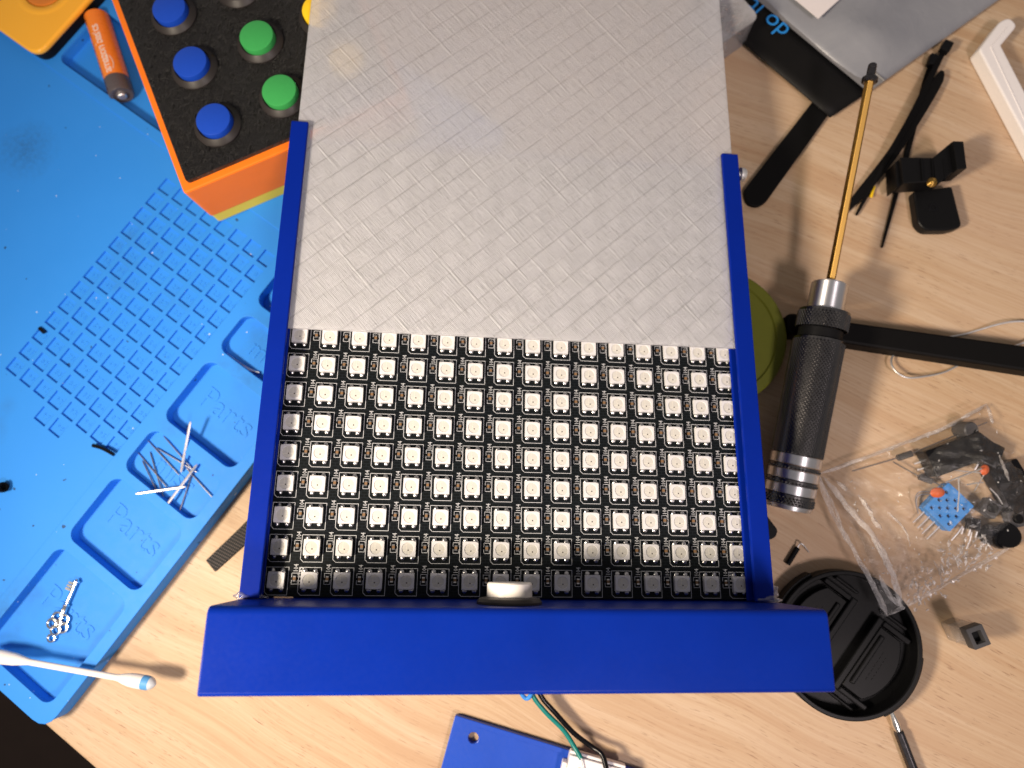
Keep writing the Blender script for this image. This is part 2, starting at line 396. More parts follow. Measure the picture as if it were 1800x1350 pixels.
M = dict(
    wood=wood(), mat=silicone(), diff=diffuser(), carpet=carpet(), weave=weave(),
    blue=printed("blue_print", (.0015, .021, .27, 1), .33, 'Z', .22, .08, spec=.11),
    blue_rail=printed("blue_print_rail", (.0012, .017, .26, 1), .42, 'Z', .22, .05, spec=.09),
    blue_plate=printed("blue_print_plate", (.010, .065, .46, 1), .36, 'X', .5, .30, (0, 0, .9)),
    orange=printed("orange_print", (.92, .20, .016, 1), .40, 'Z', .22, .08, spec=.2),
    yellow=printed("yellow_print", (.78, .60, .04, 1), .40, 'Z', .22, .06),
    amber=plain("amber_plastic", (1.0, .48, .042, 1), .24, nscale=.04, nvar=.05),
    amber_dark=plain("amber_dark_plastic", (.72, .22, .03, 1), .22, nscale=.05),
    cap_blue=plain("button_blue", (.010, .062, .46, 1), .32, nvar=.05),
    cap_green=plain("button_green", (.045, .34, .085, 1), .32, nvar=.05),
    cap_yellow=plain("button_yellow", (.95, .62, .02, 1), .32, nvar=.05),
    cap_white=plain("button_white", (.84, .80, .74, 1), .35, nvar=.03),
    cap_black=plain("button_black", (.012, .011, .011, 1), .35),
    black=plain("black_plastic", (.0045, .0045, .005, 1), .40, spec=.17, bump=.05),
    black_matt=plain("black_matt", (.0035, .0032, .0032, 1), .6, spec=.12, bump=.08, bscale=4),
    black_gloss=plain("black_gloss", (.005, .005, .006, 1), .22, spec=.2),
    collar=plain("collar_black", (.026, .022, .021, 1), .45, bump=.08, bscale=5),
    grey=plain("grey_plastic", (.062, .060, .062, 1), .5),
    white=plain("white_plastic", (.84, .80, .78, 1), .38, nvar=.03),
    paper=plain("white_paper", (.80, .74, .72, 1), .8, nvar=.04),
    cotton=plain("cotton", (.84, .80, .76, 1), .95, nvar=.06, bump=.8, bscale=5),
    swabstick=plain("swab_stick", (.84, .80, .75, 1), .7, nvar=.05),
    steel=plain("bright_steel", (.80, .79, .78, 1), .42, .85),
    dull=plain("dull_steel", (.42, .41, .42, 1), .34, 1.0),
    silver=plain("cast_silver", (.86, .85, .80, 1), .20, 1.0, bump=.12, bscale=1.5),
    alu=plain("aluminium", (.86, .86, .88, 1), .30, 1.0, nvar=.04),
    brass=plain("brass", (.80, .52, .16, 1), .28, 1.0),
    copper=plain("copper", (.70, .40, .22, 1), .35, 1.0),
    gunmetal=plain("gun_metal", (.11, .105, .11, 1), .28, 1.0),
    knurl=plain("black_anodised", (.15, .145, .145, 1), .24, 1.0),
    solder=plain("solder", (.62, .61, .60, 1), .30, 1.0),
    led_body=plain("led_body", (.68, .675, .685, 1), .45, nvar=.03),
    led_lens=plain("led_lens", (.60, .585, .54, 1), .3, nvar=.06, spec=.6),
    led_mark=plain("led_leadframe", (.74, .71, .62, 1), .35),
    led_chip=plain("led_chip", (.08, .07, .06, 1), .4),
    ceramic=plain("brown_ceramic", (.20, .115, .055, 1), .45, nscale=.1, nvar=.35),
    silk=plain("white_silkscreen", (.55, .56, .58, 1), .6, nvar=.05),
    olive=plain("olive_plastic", (.13, .14, .009, 1), .55, nscale=.2),
    battery=plain("orange_sleeve", (.85, .235, .03, 1), .28, nvar=.03),
    battery_grey=plain("grey_sleeve", (.085, .075, .080, 1), .28, nvar=.05),
    ink_white=plain("ink_white", (.82, .74, .66, 1), .4, nvar=.03),
    ink_black=plain("ink_black", (.05, .016, .006, 1), .4, nvar=.03),
    ink_blue=plain("ink_blue", (.02, .24, .66, 1), .5, nvar=.03),
    teal=plain("teal_insulation", (.008, .19, .165, 1), .35),
    dht=plain("sensor_blue", (.045, .25, .68, 1), .5),
    capacitor=plain("orange_ceramic", (.62, .11, .02, 1), .35),
    glue=None, clear=None, bag=None, boxclear=None,
    cotton_wet=plain("wet_cotton", (.62, .66, .70, 1), .35, bump=.4, bscale=4),
    stain=plain("blue_stain", (.10, .33, .66, 1), .5, bump=.3, bscale=4),
)
def clearplastic(name, rough=.04, col=(.97, .97, .97, 1), mixd=0.0, dcol=(.7, .7, .7, 1), ior=1.45):
    t = NT(name); v = t.coord(); t.p.inputs['Base Color'].default_value = col
    t.p.inputs['Transmission Weight'].default_value = 1.0; t.p.inputs['Roughness'].default_value = rough; t.p.inputs['IOR'].default_value = ior
    t.l(t.bump(t.noise(v, .5, 3), .15, .0003), t.p.inputs['Normal'])
    if mixd:
        df = t.n('ShaderNodeBsdfDiffuse'); df.inputs[0].default_value = dcol
        tr = t.n('ShaderNodeBsdfTransparent'); tr.inputs[0].default_value = (.92, .91, .9, 1)
        m0 = t.n('ShaderNodeMixShader'); m0.inputs[0].default_value = .5; t.l(t.p.outputs[0], m0.inputs[1]); t.l(tr.outputs[0], m0.inputs[2])
        m = t.n('ShaderNodeMixShader'); m.inputs[0].default_value = mixd; t.l(m0.outputs[0], m.inputs[1]); t.l(df.outputs[0], m.inputs[2]); t.l(m.outputs[0], t.out.inputs[0])
    return t.mat
def turned(name, c, rough, an=.9):
    t = NT(name); v = t.coord(); f = t.noise(v, .6, 3)
    t.l(t.mix(f, tuple(x * .93 for x in c[:3]) + (1,), c), t.p.inputs['Base Color'])
    t.p.inputs['Metallic'].default_value = 1; t.p.inputs['Roughness'].default_value = rough
    t.p.inputs['Anisotropic'].default_value = an; t.p.inputs['Anisotropic Rotation'].default_value = .25
    tg = t.n('ShaderNodeTangent', direction_type='RADIAL', axis='Z'); t.l(tg.outputs[0], t.p.inputs['Tangent']); return t.mat
M['alu'] = turned("aluminium_turned", (.92, .92, .94, 1), .42)
M['brass'] = turned("brass_drawn", (.55, .33, .085, 1), .45)
M['glue'] = film("hot_glue", (.93, .92, .94, 1), .8, .5, .7, .25, (.5, .5, .6, 1))
M['clear'] = film("clear_acrylic", (.90, .88, .85, 1), .9, .25, .4, .22, (.85, .82, .78, 1), .12, .10)
M['bag'] = film("bag_film", (.975, .965, .955, 1), .16, .30, .9, .03, (.8, .78, .78, 1), .22, .035)
M['crease'] = film("bag_crease", (.97, .965, .96, 1), .5, .6, .9, .34, (.85, .82, .81, 1), .30, .12)  # film folds, whitened with haze to imitate glints along them
M['seam'] = film("bag_painted_glints", (.98, .975, .97, 1), .3, .8, .5, .30, (.92, .90, .90, 1), .34, .34)  # white haze in the film colour stands in for glints
M['boxclear'] = film("frosted_box", (.93, .93, .94, 1), .35, .05, .1, .55, (.55, .54, .55, 1))
def lid_black():
    t = NT("black_print_top"); v = t.coord(rot=(0, 0, .35))
    n = t.noise(v, 1.1, 3, .6); st = t.n('ShaderNodeMapping'); st.inputs['Scale'].default_value = (.5, 2.2, 1); t.l(v, st.inputs[0])
    k = t.noise(st.outputs[0], .8, 3, .7)
    t.l(t.mix(k, (.002, .0017, .0015, 1), (.005, .0045, .004, 1)), t.p.inputs['Base Color'])
    t.p.inputs['Roughness'].default_value = .40; t.p.inputs['Specular IOR Level'].default_value = .6
    t.l(t.bump(t.math('MULTIPLY_ADD', n, .9, k), 1.0, .0016), t.p.inputs['Normal']); return t.mat
M['lid'] = lid_black()
def pcb_mat():
    t = NT("black_circuit_board"); v = t.coord()
    br = t.n('ShaderNodeTexBrick'); br.inputs['Scale'].default_value = .25; br.inputs['Mortar Size'].default_value = .03; t.l(v, br.inputs['Vector'])
    n = t.noise(v, .05, 2)
    c = t.mix(br.outputs['Fac'], t.mix(n, (.0035, .005, .0085, 1), (.006, .0075, .006, 1)), (.010, .013, .016, 1))
    t.l(c, t.p.inputs['Base Color']); t.p.inputs['Roughness'].default_value = .42; t.p.inputs['Specular IOR Level'].default_value = .12; return t.mat
M['pcb'] = pcb_mat()
def frost_bag():
    t = NT("frosted_grey_pouch"); v = t.coord()
    n = t.noise(v, .03, 4, .6, .6); m = t.noise(v, .09, 4, .6, 1.0)
    c = t.mix(n, (.17, .18, .21, 1), (.33, .335, .35, 1))
    t.l(c, t.p.inputs['Base Color']); t.p.inputs['Roughness'].default_value = .36; t.p.inputs['Specular IOR Level'].default_value = .5
    t.l(t.bump(m, .18, .002), t.p.inputs['Normal']); return t.mat
M['pouch'] = frost_bag()
M['pouch_rim'] = plain("pouch_seal", (.20, .195, .195, 1), .35, nscale=.1)
M['band'] = plain("pouch_black_band", (.0065, .006, .0058, 1), .55, spec=.15, nscale=.1, nvar=.3)

# ================================================================== SETTING
mb = MB(); mb.box(-1500, 1500, -1500, 1500, -701, -700)
tag(mb.obj('floor', M['carpet']), 'dark brown carpeted floor far below the table edge', None, None, 'structure')
# tabletop: front-left edge is the slanted one seen bottom left
e0 = at(85, 1280, 0); e1 = at(165, 1350, 0); ed = (e1 - e0).normalized(); en = Vector((-ed.y, ed.x, 0))
if en.y < 0: en = -en
tb = MB(); A = e0 - ed * 420; B = e0 + ed * 720; C = B + en * 750; Dd = A + en * 750
tb.prism([(p.x, p.y) for p in (A, B, C, Dd)], -24, 0)
tag(tb.obj('wooden_table', M['wood'], None, None, 1.2), 'pale pine tabletop everything lies on, its edge at bottom left', 'table')

# ================================================================== SILICONE MAT
MO = at(276, 331.1, 8); MO = Vector((MO.x, MO.y, 0))
mang = math.radians(-35.97)
mat_root = empty('soldering_mat', 'sky blue silicone soldering mat with numbered cells and parts trays', 'mat', MO, mang)
# local x = u (right along the rows), local y = -v (up)
PK = [  # u0,u1,v0,v1,depth
    (68, 105.6, -16, 14.2, 5), (68, 105.6, 20, 38.4, 3), (68, 105.6, 44, 73.6, 5), (68, 105.6, 79, 98.4, 3),
    (68, 105.6, 102.5, 132, 5), (68, 105.6, 136.5, 183, 5), (-79.5, 44, -51.5, -21, 5), (-150, -85, -51.5, -21, 5),
    (-79.5, 44, -100, -57.5, 6), (-150, -85, -100, -57.5, 6)]
def pk(p, g=0): return rrect(p[0] + g, p[1] - g, -p[3] + g, -p[2] - g, 4.2)
outline = rrect(-235, 110.5, -190, 108, 7)
cells = []; PIT = 8.12; CS = 6.1
CELL = [(u, v) for v in range(13) for u in range(8)] + [(3, 13), (4, 13)]
for u, v in CELL:
    x, y = u * PIT - .1, -v * PIT - .1
    cells.append([(x, y), (x + CS, y), (x + CS, y + CS), (x, y + CS)])
deep = [p for p in PK]
body = []
body.append(plate_mesh('l0', [outline], 0, 3, M['mat'], .4))
body.append(plate_mesh('l1', [rrect(-234.99, 110.49, -189.99, 107.99, 7)] + [pk(p) for p in PK if p[4] >= 5], 2.99, 4.6, M['mat'], 0))
body.append(plate_mesh('l2', [outline] + [pk(p) for p in PK], 4.59, 6.65, M['mat'], 0))
body.append(plate_mesh('l3', [outline] + [pk(p) for p in PK] + cells, 6.64, 7.8, M['mat'], .10))
# raised borders round the tray strips
strip = [(62.5, 16), (62.5, -187), (66, -190.0), (110.5, -190), (110.5, 108), (-235, 108), (-235, 16)]
body.append(plate_mesh('l4', [rcorner(strip, [2, 0, 0, 7, 7, 7, 3])] + [pk(p, .0) for p in PK], 7.79, 8.3, M['mat'], .22))
bm = bmesh.new()
for me in body: bm.from_mesh(me)
me = bpy.data.meshes.new('pad_body'); bm.to_mesh(me); bm.free(); me.materials.append(M['mat']); finish(me, 35)
link('pad_body', me, mat_root)
for me_ in body: bpy.data.meshes.remove(me_)
def pad_text(txt, u, v, z, size):
    vs, fs = text_geo(txt, size, .22, 'CENTER', 3)
    b = MB(); b.add(vs, fs); o = b.obj('raised_lettering', M['mat'], mat_root); o.location = Vector((u, -v, z)) * S
for txt, u, v, z, sz in (('Parts', 86.5, 58, 3.05, 13), ('Parts', 86.5, 116.5, 3.05, 13), ('Parts', 86.5, 156, 3.05, 13), ('Parts', 86.5, -1, 3.05, 13),
                         ('mag', 86, 30, 4.65, 11), ('misc', 86, 89.5, 4.65, 11)): pad_text(txt, u, v, z, sz)
DIG = {c: text_geo(c, 3.0, .09, 'CENTER', 1) for c in '0123456789'}
nb = MB()
for u, v in CELL:
    n = (v - 1) * 8 + u + 1 if v < 13 else 97 + u - 3
    if n < 1: continue
    sx = str(n)
    for k, ch in enumerate(sx):
        nb.T = Matrix.Translation((u * PIT + CS / 2 + (k - (len(sx) - 1) / 2) * 1.9, -v * PIT + CS / 2, 6.70))
        nb.add(*DIG[ch])
nb.T = Matrix.Identity(4)
nb.obj('cell_numbers', M['mat'], mat_root)

# ================================================================== LED PANEL (device)
U = Vector((0.988996, -0.020969, -0.146446)); V = Vector((0.009434, 0.996828, -0.079019)); W = U.cross(V).normalized()
V = W.cross(U).normalized()
DO = Vector((-81.578925, 55.964915, 53.58748))
dm = Matrix((U, V, W)).transposed().to_4x4(); dm.translation = DO * S
dev = empty('led_panel', 'open blue printed case holding a square panel of white LEDs', 'LED panel', mat=dm)
def dpt(u, v, ww): return DO + U * u + V * v + W * ww
# rails with a slot for the diffuser
def rail(prof):
    b = MB(); n = len(prof)
    vs = [(p[0], -85.2, p[1]) for p in prof] + [(p[0], 79.6, p[1]) for p in prof]
    fs = [tuple(range(n)), tuple(range(n, 2 * n))[::-1]] + [(i, n + i, n + (i + 1) % n, (i + 1) % n) for i in range(n)]
    b.add(vs, fs); return b.obj('rail', M['blue_rail'], dev, None, .35, 2, recalc=True)
rail([(-9.2, -8), (-5.3, -8), (-5.3, .3), (-3.1, .3), (-3.1, 1.4), (-7.6, 1.4), (-7.6, 3.2), (-3.2, 3.2), (-3.2, 4.8), (-9.2, 4.8)])
rail([(158.9, -8), (158.9, 4.8), (152.4, 4.8), (152.4, 3.2), (157.6, 3.2), (157.6, 1.4), (151.2, 1.4), (151.2, .3), (155.3, .3), (155.3, -8)])
b = MB(); b.box(-5.3, 155.3, -84.6, 79.6, -8, -5.2); b.box(5.0, 155.3, -85.39, -84.61, -7.9, -3.0); b.box(-5.3, -1.6, -85.39, -84.61, -7.9, -3.0); b.obj('base_plate', M['blue'], dev, None, .3)
# control box across the near end
b = MB(); prof = [(-107.2, -30), (-85.4, -30)]
for k in range(7):
    a = math.radians(90 * k / 6); prof.append((-87.6 + 2.2 * math.cos(a), 30.8 + 2.2 * math.sin(a)))
prof += [(-106.6, 33.0), (-107.2, 32.4)]
n = len(prof); vs = [(-9.0, y, z) for y, z in prof] + [(160.2, y, z) for y, z in prof]
b.add(vs, [tuple(range(n))[::-1], tuple(range(n, 2 * n))] + [(i, (i + 1) % n, n + (i + 1) % n, n + i) for i in range(n)])
cb = b.obj('control_box', M['blue'], dev, 40, .45, 2, recalc=True)
for p in cb.data.polygons: p.use_smooth = True
# push button on the control box wall, pointing along the board
b = MB(); b.T = Matrix.Translation((70.9, -85.35, 19.0)) @ Matrix.Rotation(-math.pi / 2, 4, 'X')
b.lathe([(0, 0), (9.5, 0), (9.5, .7), (8.8, 1.6), (7.1, 2.0), (0, 2.0)], 32)
bc = b.obj('push_button', M['collar'], dev, 30)
b = MB(); b.T = Matrix.Translation((70.9, -85.35, 19.0)) @ Matrix.Rotation(-math.pi / 2, 4, 'X')
b.lathe([(0, 1.9), (6.6, 1.9), (6.6, 5.6), (6.2, 6.0), (4.4, 6.0), (4.2, 5.75), (0, 5.75)], 32)
b.obj('cap', M['cap_white'], bc, 30)
# circuit board
b = MB(); b.box(-5, 155, -85, 75, -3.2, -1.6); pcb = b.obj('circuit_board', M['pcb'], dev, None, .1, 1)
# one LED, shared by all
b = MB()
b.prism([(-2.5, -2.5), (2.5, -2.5), (2.5, 2.5), (-2.5, 2.5)], -1.5, -.3, 0)
ring = circ(0, 0, 1.95, 18)
ou = []
for x, y in ring:
    s_ = 2.5 / max(abs(x), abs(y)); ou.append((x * s_, y * s_))
vs = [(x, y, 0) for x, y in ou] + [(x, y, 0) for x, y in ring] + [(x * .95, y * .95, -.16) for x, y in ring]
nn = len(ring)
b.add(vs, [(i, (i + 1) % nn, nn + (i + 1) % nn, nn + i) for i in range(nn)] + [(nn + i, nn + (i + 1) % nn, 2 * nn + (i + 1) % nn, 2 * nn + i) for i in range(nn)], 0)
b.add([(x, y, -.3) for x, y in ou] + [(x, y, 0) for x, y in ou], [(i, (i + 1) % nn, nn + (i + 1) % nn, nn + i) for i in range(nn)], 0)
b.add([(x * .95, y * .95, -.16) for x, y in ring], [tuple(range(nn))], 1)
for q in ([(-.35, -.2), (-.35, 1.5)], [(-1.5, -.55), (-.2, -.55)], [(.35, -.5), (1.5, -.5)], [(.2, -1.5), (.2, -.7)]):
    b.add([(p.x, p.y, -.145) for p in seg_rect(q[0], q[1], .16)], [(0, 1, 2, 3)], 2)
b.add([(p[0] + .15, p[1] - .5, -.135) for p in circ(0, 0, .24, 8)], [tuple(range(8))], 3)
for sx in (-1.55, 1.55):
    for sy in (-1, 1):
        b.T = Matrix.Translation((sx, sy * 2.85, -1.6)) @ Matrix.Diagonal((1, 1.05, 1, 1))
        b.lathe([(.82, 0), (.72, .42), (.42, .68), (0, .78)], 10, 4)
b.T = Matrix.Identity(4)
led_me = b.mesh('led', [M['led_body'], M['led_lens'], M['led_mark'], M['led_chip'], M['solder']], 30)
b = MB(); b.box(-.42, .42, -.45, .45, -1.55, -1.05, 0); b.box(-.43, .43, .45, .85, -1.58, -1.03, 1); b.box(-.43, .43, -.85, -.45, -1.58, -1.03, 1)
cap_me = b.mesh('capacitor', [M['ceramic'], M['solder']])
b = MB(); b.box(-.42, .42, -.45, .45, -1.55, -1.15, 0); b.box(-.43, .43, .45, .85, -1.58, -1.13, 1); b.box(-.43, .43, -.85, -.45, -1.58, -1.13, 1)
res_me = b.mesh('resistor', [M['black_gloss'], M['solder']])
# white print
silk = MB(); zt = -1.575
def line(p, q, wd=.2): silk.add([(a.x, a.y, zt) for a in seg_rect(p, q, wd)], [(0, 1, 2, 3)])
T104 = text_geo('104', 2.1, 0, 'CENTER', 1, .0, 1.0); TR2 = text_geo('R2', 1.65, 0, 'CENTER', 1, .045); TR1 = text_geo('R1', 1.65, 0, 'CENTER', 1, .045)
def stext(T, x, y):
    silk.T = Matrix.Translation((x, y, zt)) @ Matrix.Rotation(math.pi / 2, 4, 'Z') @ Matrix.Diagonal((.80, 1, 1, 1)); silk.add(*T); silk.T = Matrix.Identity(4)
def bracket(x, y):
    for s_ in (1, -1):
        a = [(x - .93, y + s_ * .45), (x - .93, y + s_ * 1.65), (x + .93, y + s_ * 1.65), (x + .93, y + s_ * .45)]
        for i in range(3): line(a[i], a[i + 1], .14)
for r in range(-7, 9):
    for c in range(16):
        x, y = 10 * c, -10 * r
        o = bpy.data.objects.new('led', led_me); col.objects.link(o); o.parent = pcb; o.location = Vector((x, y, 0)) * S
        o.rotation_euler = (0, 0, math.radians(random.uniform(-1, 1)))
        if c < 15:
            o = bpy.data.objects.new('capacitor', cap_me); col.objects.link(o); o.parent = pcb; o.location = Vector((x + 5.35, y + .45, 0)) * S
            o.rotation_euler = (0, 0, math.radians(random.uniform(-3, 3)))
        if r >= -1:
            P = [(x + 3.4, y + 3.85), (x - 3.4, y + 3.85), (x - 3.4, y - 3.6), (x - 2.5, y - 4.5), (x + 3.4, y - 4.5)]
            for i in range(5): line(P[i], P[(i + 1) % 5], .16)
            if c < 15: bracket(x + 5.35, y + .45); stext(T104, x + 5.6, y + 3.62)
for c, T in ((0, TR2), (14, TR1)):
    x, y = 10 * c, -80
    o = bpy.data.objects.new('resistor', res_me); col.objects.link(o); o.parent = pcb; o.location = Vector((x + 7.25, y + .45, 0)) * S
    bracket(x + 7.25, y + .45); stext(T, x + 7.35, y + 3.2)
silk.obj('printed_markings', M['silk'], pcb)
# hot glue at the inside corners, screw on the outer wall of the right rail
def blob(seed, spread):
    rnd = random.Random(seed); bm = bmesh.new()
    bmesh.ops.create_icosphere(bm, subdivisions=3, radius=1)
    for vtx in bm.verts:
        c = vtx.co; k = 1 + .25 * math.sin(c.x * 4 + seed) * math.cos(c.y * 5) + rnd.uniform(-.05, .05)
        vtx.co = Vector((c.x * spread[0] * k, c.y * spread[1] * k, c.z * spread[2] * k)) * S
    me = bpy.data.meshes.new('glue_blob'); bm.to_mesh(me); bm.free(); me.materials.append(M['glue']); finish(me, 60); return me
for (x, y, z, sp) in ((-8.2, -84.6, 3.2, (2.6, 1.6, 2.0)), (-4.5, -85.0, 2.0, (3.4, 1.0, 2.4)), (156.8, -84.6, 3.4, (4.4, 1.5, 2.2)), (160.0, -82.0, 2.0, (1.6, 2.0, 1.8))):
    o = link('glue_blob', blob(int(x * 7 + 50), sp), dev); o.location = Vector((x, y, z)) * S
b = MB(); b.T = Matrix.Translation((158.9, 73.0, 1.3)) @ Matrix.Rotation(math.pi / 2, 4, 'Y')
b.lathe([(0, 0), (1.2, 0), (1.2, 1.6), (2.7, 1.7), (2.7, 3.0), (2.2, 3.9), (1.0, 4.3), (.9, 3.6), (0, 3.6)], 20); b.obj('screw', M['steel'], dev, 30)

# frosted diffuser sliding in the slots
dfm = dm.copy(); dfm.translation = dpt(75, 84, 1.6) * S
me = plate_mesh('diffuser_sheet', [rrect(-82.2, 82.2, -82.6, 84, .6, 3)], 0, 1.35, M['diff'], .12)
o = link('diffuser_sheet', me); o.matrix_world = dfm
tag(o, 'frosted white translucent sheet half slid over the LEDs in the blue rails', 'diffuser sheet')

# ================================================================== BUTTON BOX
c0 = at(330, 326, 36); ang = math.radians(23.8)
bx = empty('button_box', 'orange printed box with a black top and coloured round push buttons', 'button box', (c0.x, c0.y, 8), ang)
# local x along the near edge, y along the left edge; origin at the near-left corner
LX, LY = 92, 128
b = MB(); b.prism(rcorner([(-2.6, -2.6), (LX, -2.6), (LX, LY), (-2.6, LY)], 1.6, 3), 6.45, 28); b.obj('body', M['orange'], bx, None, .7)
b = MB(); b.prism(rcorner([(-2.2, -2.2), (LX - .4, -2.2), (LX - .4, LY - .4), (-2.2, LY - .4)], 1.5, 3), .3, 6.4); b.obj('base', M['yellow'], bx, None, .4)
b = MB(); b.prism(rcorner([(.5, .5), (LX - 3, .5), (LX - 3, LY - 3), (.5, LY - 3)], 1.2, 3), 28.02, 29.9)
rl = random.Random(21); gx, gy = 100, 100; x0_, x1_, y0_, y1_ = .9, LX - 3.4, .9, LY - 3.4; vs = []
for i in range(gx + 1):
    for j in range(gy + 1):
        sp_ = rl.random(); z = 29.97 + .05 * sp_ + (rl.uniform(.25, .65) if sp_ > .80 else 0)
        if i in (0, gx) or j in (0, gy): z = 29.905
        vs.append((lerp(x0_, x1_, i / gx) + rl.uniform(-.25, .25) * (0 < i < gx), lerp(y0_, y1_, j / gy) + rl.uniform(-.3, .3) * (0 < j < gy), z))
b.add(vs, [(i * (gy + 1) + j, (i + 1) * (gy + 1) + j, (i + 1) * (gy + 1) + j + 1, i * (gy + 1) + j + 1) for i in range(gx) for j in range(gy)])
b.obj('top_plate', M['lid'], bx)
def push_button(p, mat):
    q = Matrix.Rotation(-ang, 3, 'Z') @ (p - Vector((c0.x, c0.y, 8)))
    b = MB(); b.lathe([(0, 0), (9.3, 0), (9.3, .8), (8.9, 1.3), (7.4, 2.6), (7.1, 1.5), (0, 1.5)], 32)
    c = b.obj('push_button', M['collar'], bx, 30); c.location = Vector((q.x, q.y, 30.0)) * S
    b = MB(); b.lathe([(0, 1), (6.75, 1), (6.75, 4.2), (6.6, 4.5), (6.3, 4.65), (0, 4.65)], 32)
    b.obj('cap', mat, c, 28)
ZC = 8 + 30 + 4.6
for px_, mt in (((296, 13), 'cap_blue'), ((333, 108), 'cap_blue'), ((374, 209), 'cap_blue'), ((412, -35), 'cap_black'), ((450, 62), 'cap_green'), ((490, 158), 'cap_green'),
                ((560, 15), 'cap_yellow'), ((608, 105), 'cap_yellow')):
    push_button(at(px_[0], px_[1], ZC), M[mt])

# ================================================================== AMBER CASE, top left
cc = at(68, 92, 15)
case = empty('amber_case', 'glossy amber plastic lid with rounded corner on a black base, top left', 'case', (cc.x, cc.y, 8), math.radians(54))
# local x runs up-right, y up-left
b = MB(); b.prism(rcorner([(-2.0, -1.0), (95, -1.0), (95, 80), (-2.0, 80)], 7, 7), 4.6, 7.4); b.obj('lid', M['amber'], case, 50, 1.0, 3)
b = MB(); b.prism(rcorner([(-1.2, -.3), (94, -.3), (94, 79), (-1.2, 79)], 6.5, 7), .35, 4.55); b.obj('base', M['black'], case, 50, .3)
q = Matrix.Rotation(-math.radians(54), 3, 'Z') @ (at(78, -22, 15.4) - Vector((cc.x, cc.y, 8)))
b = MB(); b.T = Matrix.Translation((q.x, q.y, 7.4)); b.lathe([(0, 0), (9.6, 0), (9.4, .5), (8.8, .6), (7.5, .35), (0, .3)], 36); b.obj('button', M['amber_dark'], case, 40)
b = MB(); b.T = Matrix.Translation((q.x, q.y, 7.4)); b.lathe([(14.2, -.1), (13.0, .22), (10.1, .3), (9.9, .0)], 36); b.obj('button_ring', M['amber'], case, 60)

# ================================================================== BATTERY
p0 = at(170, 29, 8.2); p1 = at(215.5, 171.5, 8.2); ax = (p1 - p0); L = 44.0; mid = (p0 + p1) / 2
bang = math.atan2(ax.y, ax.x)
bat = empty('battery', 'slim orange and grey battery lying in the long blue tray', 'battery', (mid.x, mid.y, 3.0), bang)
R_ = 5.2
def bt(): 
    b = MB(); b.T = Matrix.Translation((0, 0, R_)) @ Matrix.Rotation(math.pi / 2, 4, 'Y'); return b
b = bt(); b.lathe([(0, -22), (4.6, -22), (R_, -21.4), (R_, 13.2), (0, 13.2)], 40); b.obj('orange_sleeve', M['battery'], bat, 40)
b = bt(); b.lathe([(0, 13.25), (R_, 13.25), (R_, 20.4), (4.7, 21.1), (3.4, 21.0), (3.2, 20.5), (0, 20.5)], 40); b.obj('grey_end', M['battery_grey'], bat, 40)
b = bt(); b.lathe([(0, 20.4), (1.9, 20.4), (1.9, 21.7), (1.5, 22.1), (0, 22.2)], 20); b.obj('terminal', M['steel'], bat, 40)
def wrap(txt, size, x, a0, mat, name='sleeve_print', off=0.06, space=1.0):
    vs, fs = text_geo(txt, size, 0, 'LEFT', 2, .03, space)
    out = []
    for v_ in vs:
        xx = x - v_.x; a = a0 + (v_.y / R_)      # reads away from the terminal
        rr = R_ + off
        out.append((xx, -rr * math.sin(a), R_ + rr * math.cos(a)))
    b = MB(); b.add(out, fs); b.obj(name, mat, bat)
wrap('amazon basics', 5.3, 12.4, math.radians(4), M['ink_white'], space=.86)
wrap('AAA 800mAh\u2022NiMH\u2022 1.2V', 2.7, 17.2, math.radians(56), M['ink_black'])
b = MB(); pts = []
for k in range(13):
    t_ = k / 12; x = 11 - 7 * t_; yy = -2.5 - .8 * math.sin(math.pi * t_); a = math.radians(6) + yy / R_
    pts.append((x, -(R_ + .02) * math.sin(a), R_ + (R_ + .02) * math.cos(a)))
b.tube(pts, .17, 5); b.obj('sleeve_print', M['ink_white'], bat)
for x in (18.9, -18.0):
    b = MB(); pts = []
    for k in range(16):
        an = 2 * math.pi * k / 16; a = math.radians(56) + 1.2 * math.sin(an) / R_
        pts.append((x + 1.2 * math.cos(an), -(R_ + .02) * math.sin(a), R_ + (R_ + .02) * math.cos(a)))
    b.tube(pts, .16, 4, closed=True); b.obj('sleeve_print', M['ink_black'], bat)

# ================================================================== PINS in the shallow tray
PINS = [((335, 741), (318.5, 830), 11.2, 5.6, .55, 'bright pin standing highest, its far end over the tray ridge', 'steel'),
        ((346.7, 816), (294, 887), 6.0, 7.6, .55, 'thick bright pin slanting from the middle to the lower tray wall', 'steel'),
        ((238.5, 868), (326, 855.5), 9.0, 6.6, .55, 'thick bright pin lying across the tray lip almost level', 'steel')]
thin = [((259, 773), (315, 835)), ((287.4, 766), (335.5, 822)), ((275, 787), (346, 830)), ((240.7, 793), (293, 856)), ((263.7, 794), (289, 880)), ((250, 809), (283, 878.5)), ((339, 830), (314, 903)), ((327, 822), (375, 876))]
thin_labels = ('thin grey pin starting nearest the tray top corner and ending mid tray', 'thin grey pin whose upper end lies highest on the tray floor', 'thin grey pin running flattest across towards the crossing of the bright pins',
    'thin grey pin starting furthest left by the tray wall, ending under the level pin', 'thin grey pin leaning steepest in the left half of the pile', 'thin grey pin lowest of the left bundle, reaching the lower tray wall',
    'thin grey pin hanging down from the upper end of the slanting bright pin', 'thin grey pin lying alone furthest right in the tray')
for (a, b_), lab in zip(thin, thin_labels): PINS.append((a, b_, 5.0, 5.4, .27, lab, 'dull'))
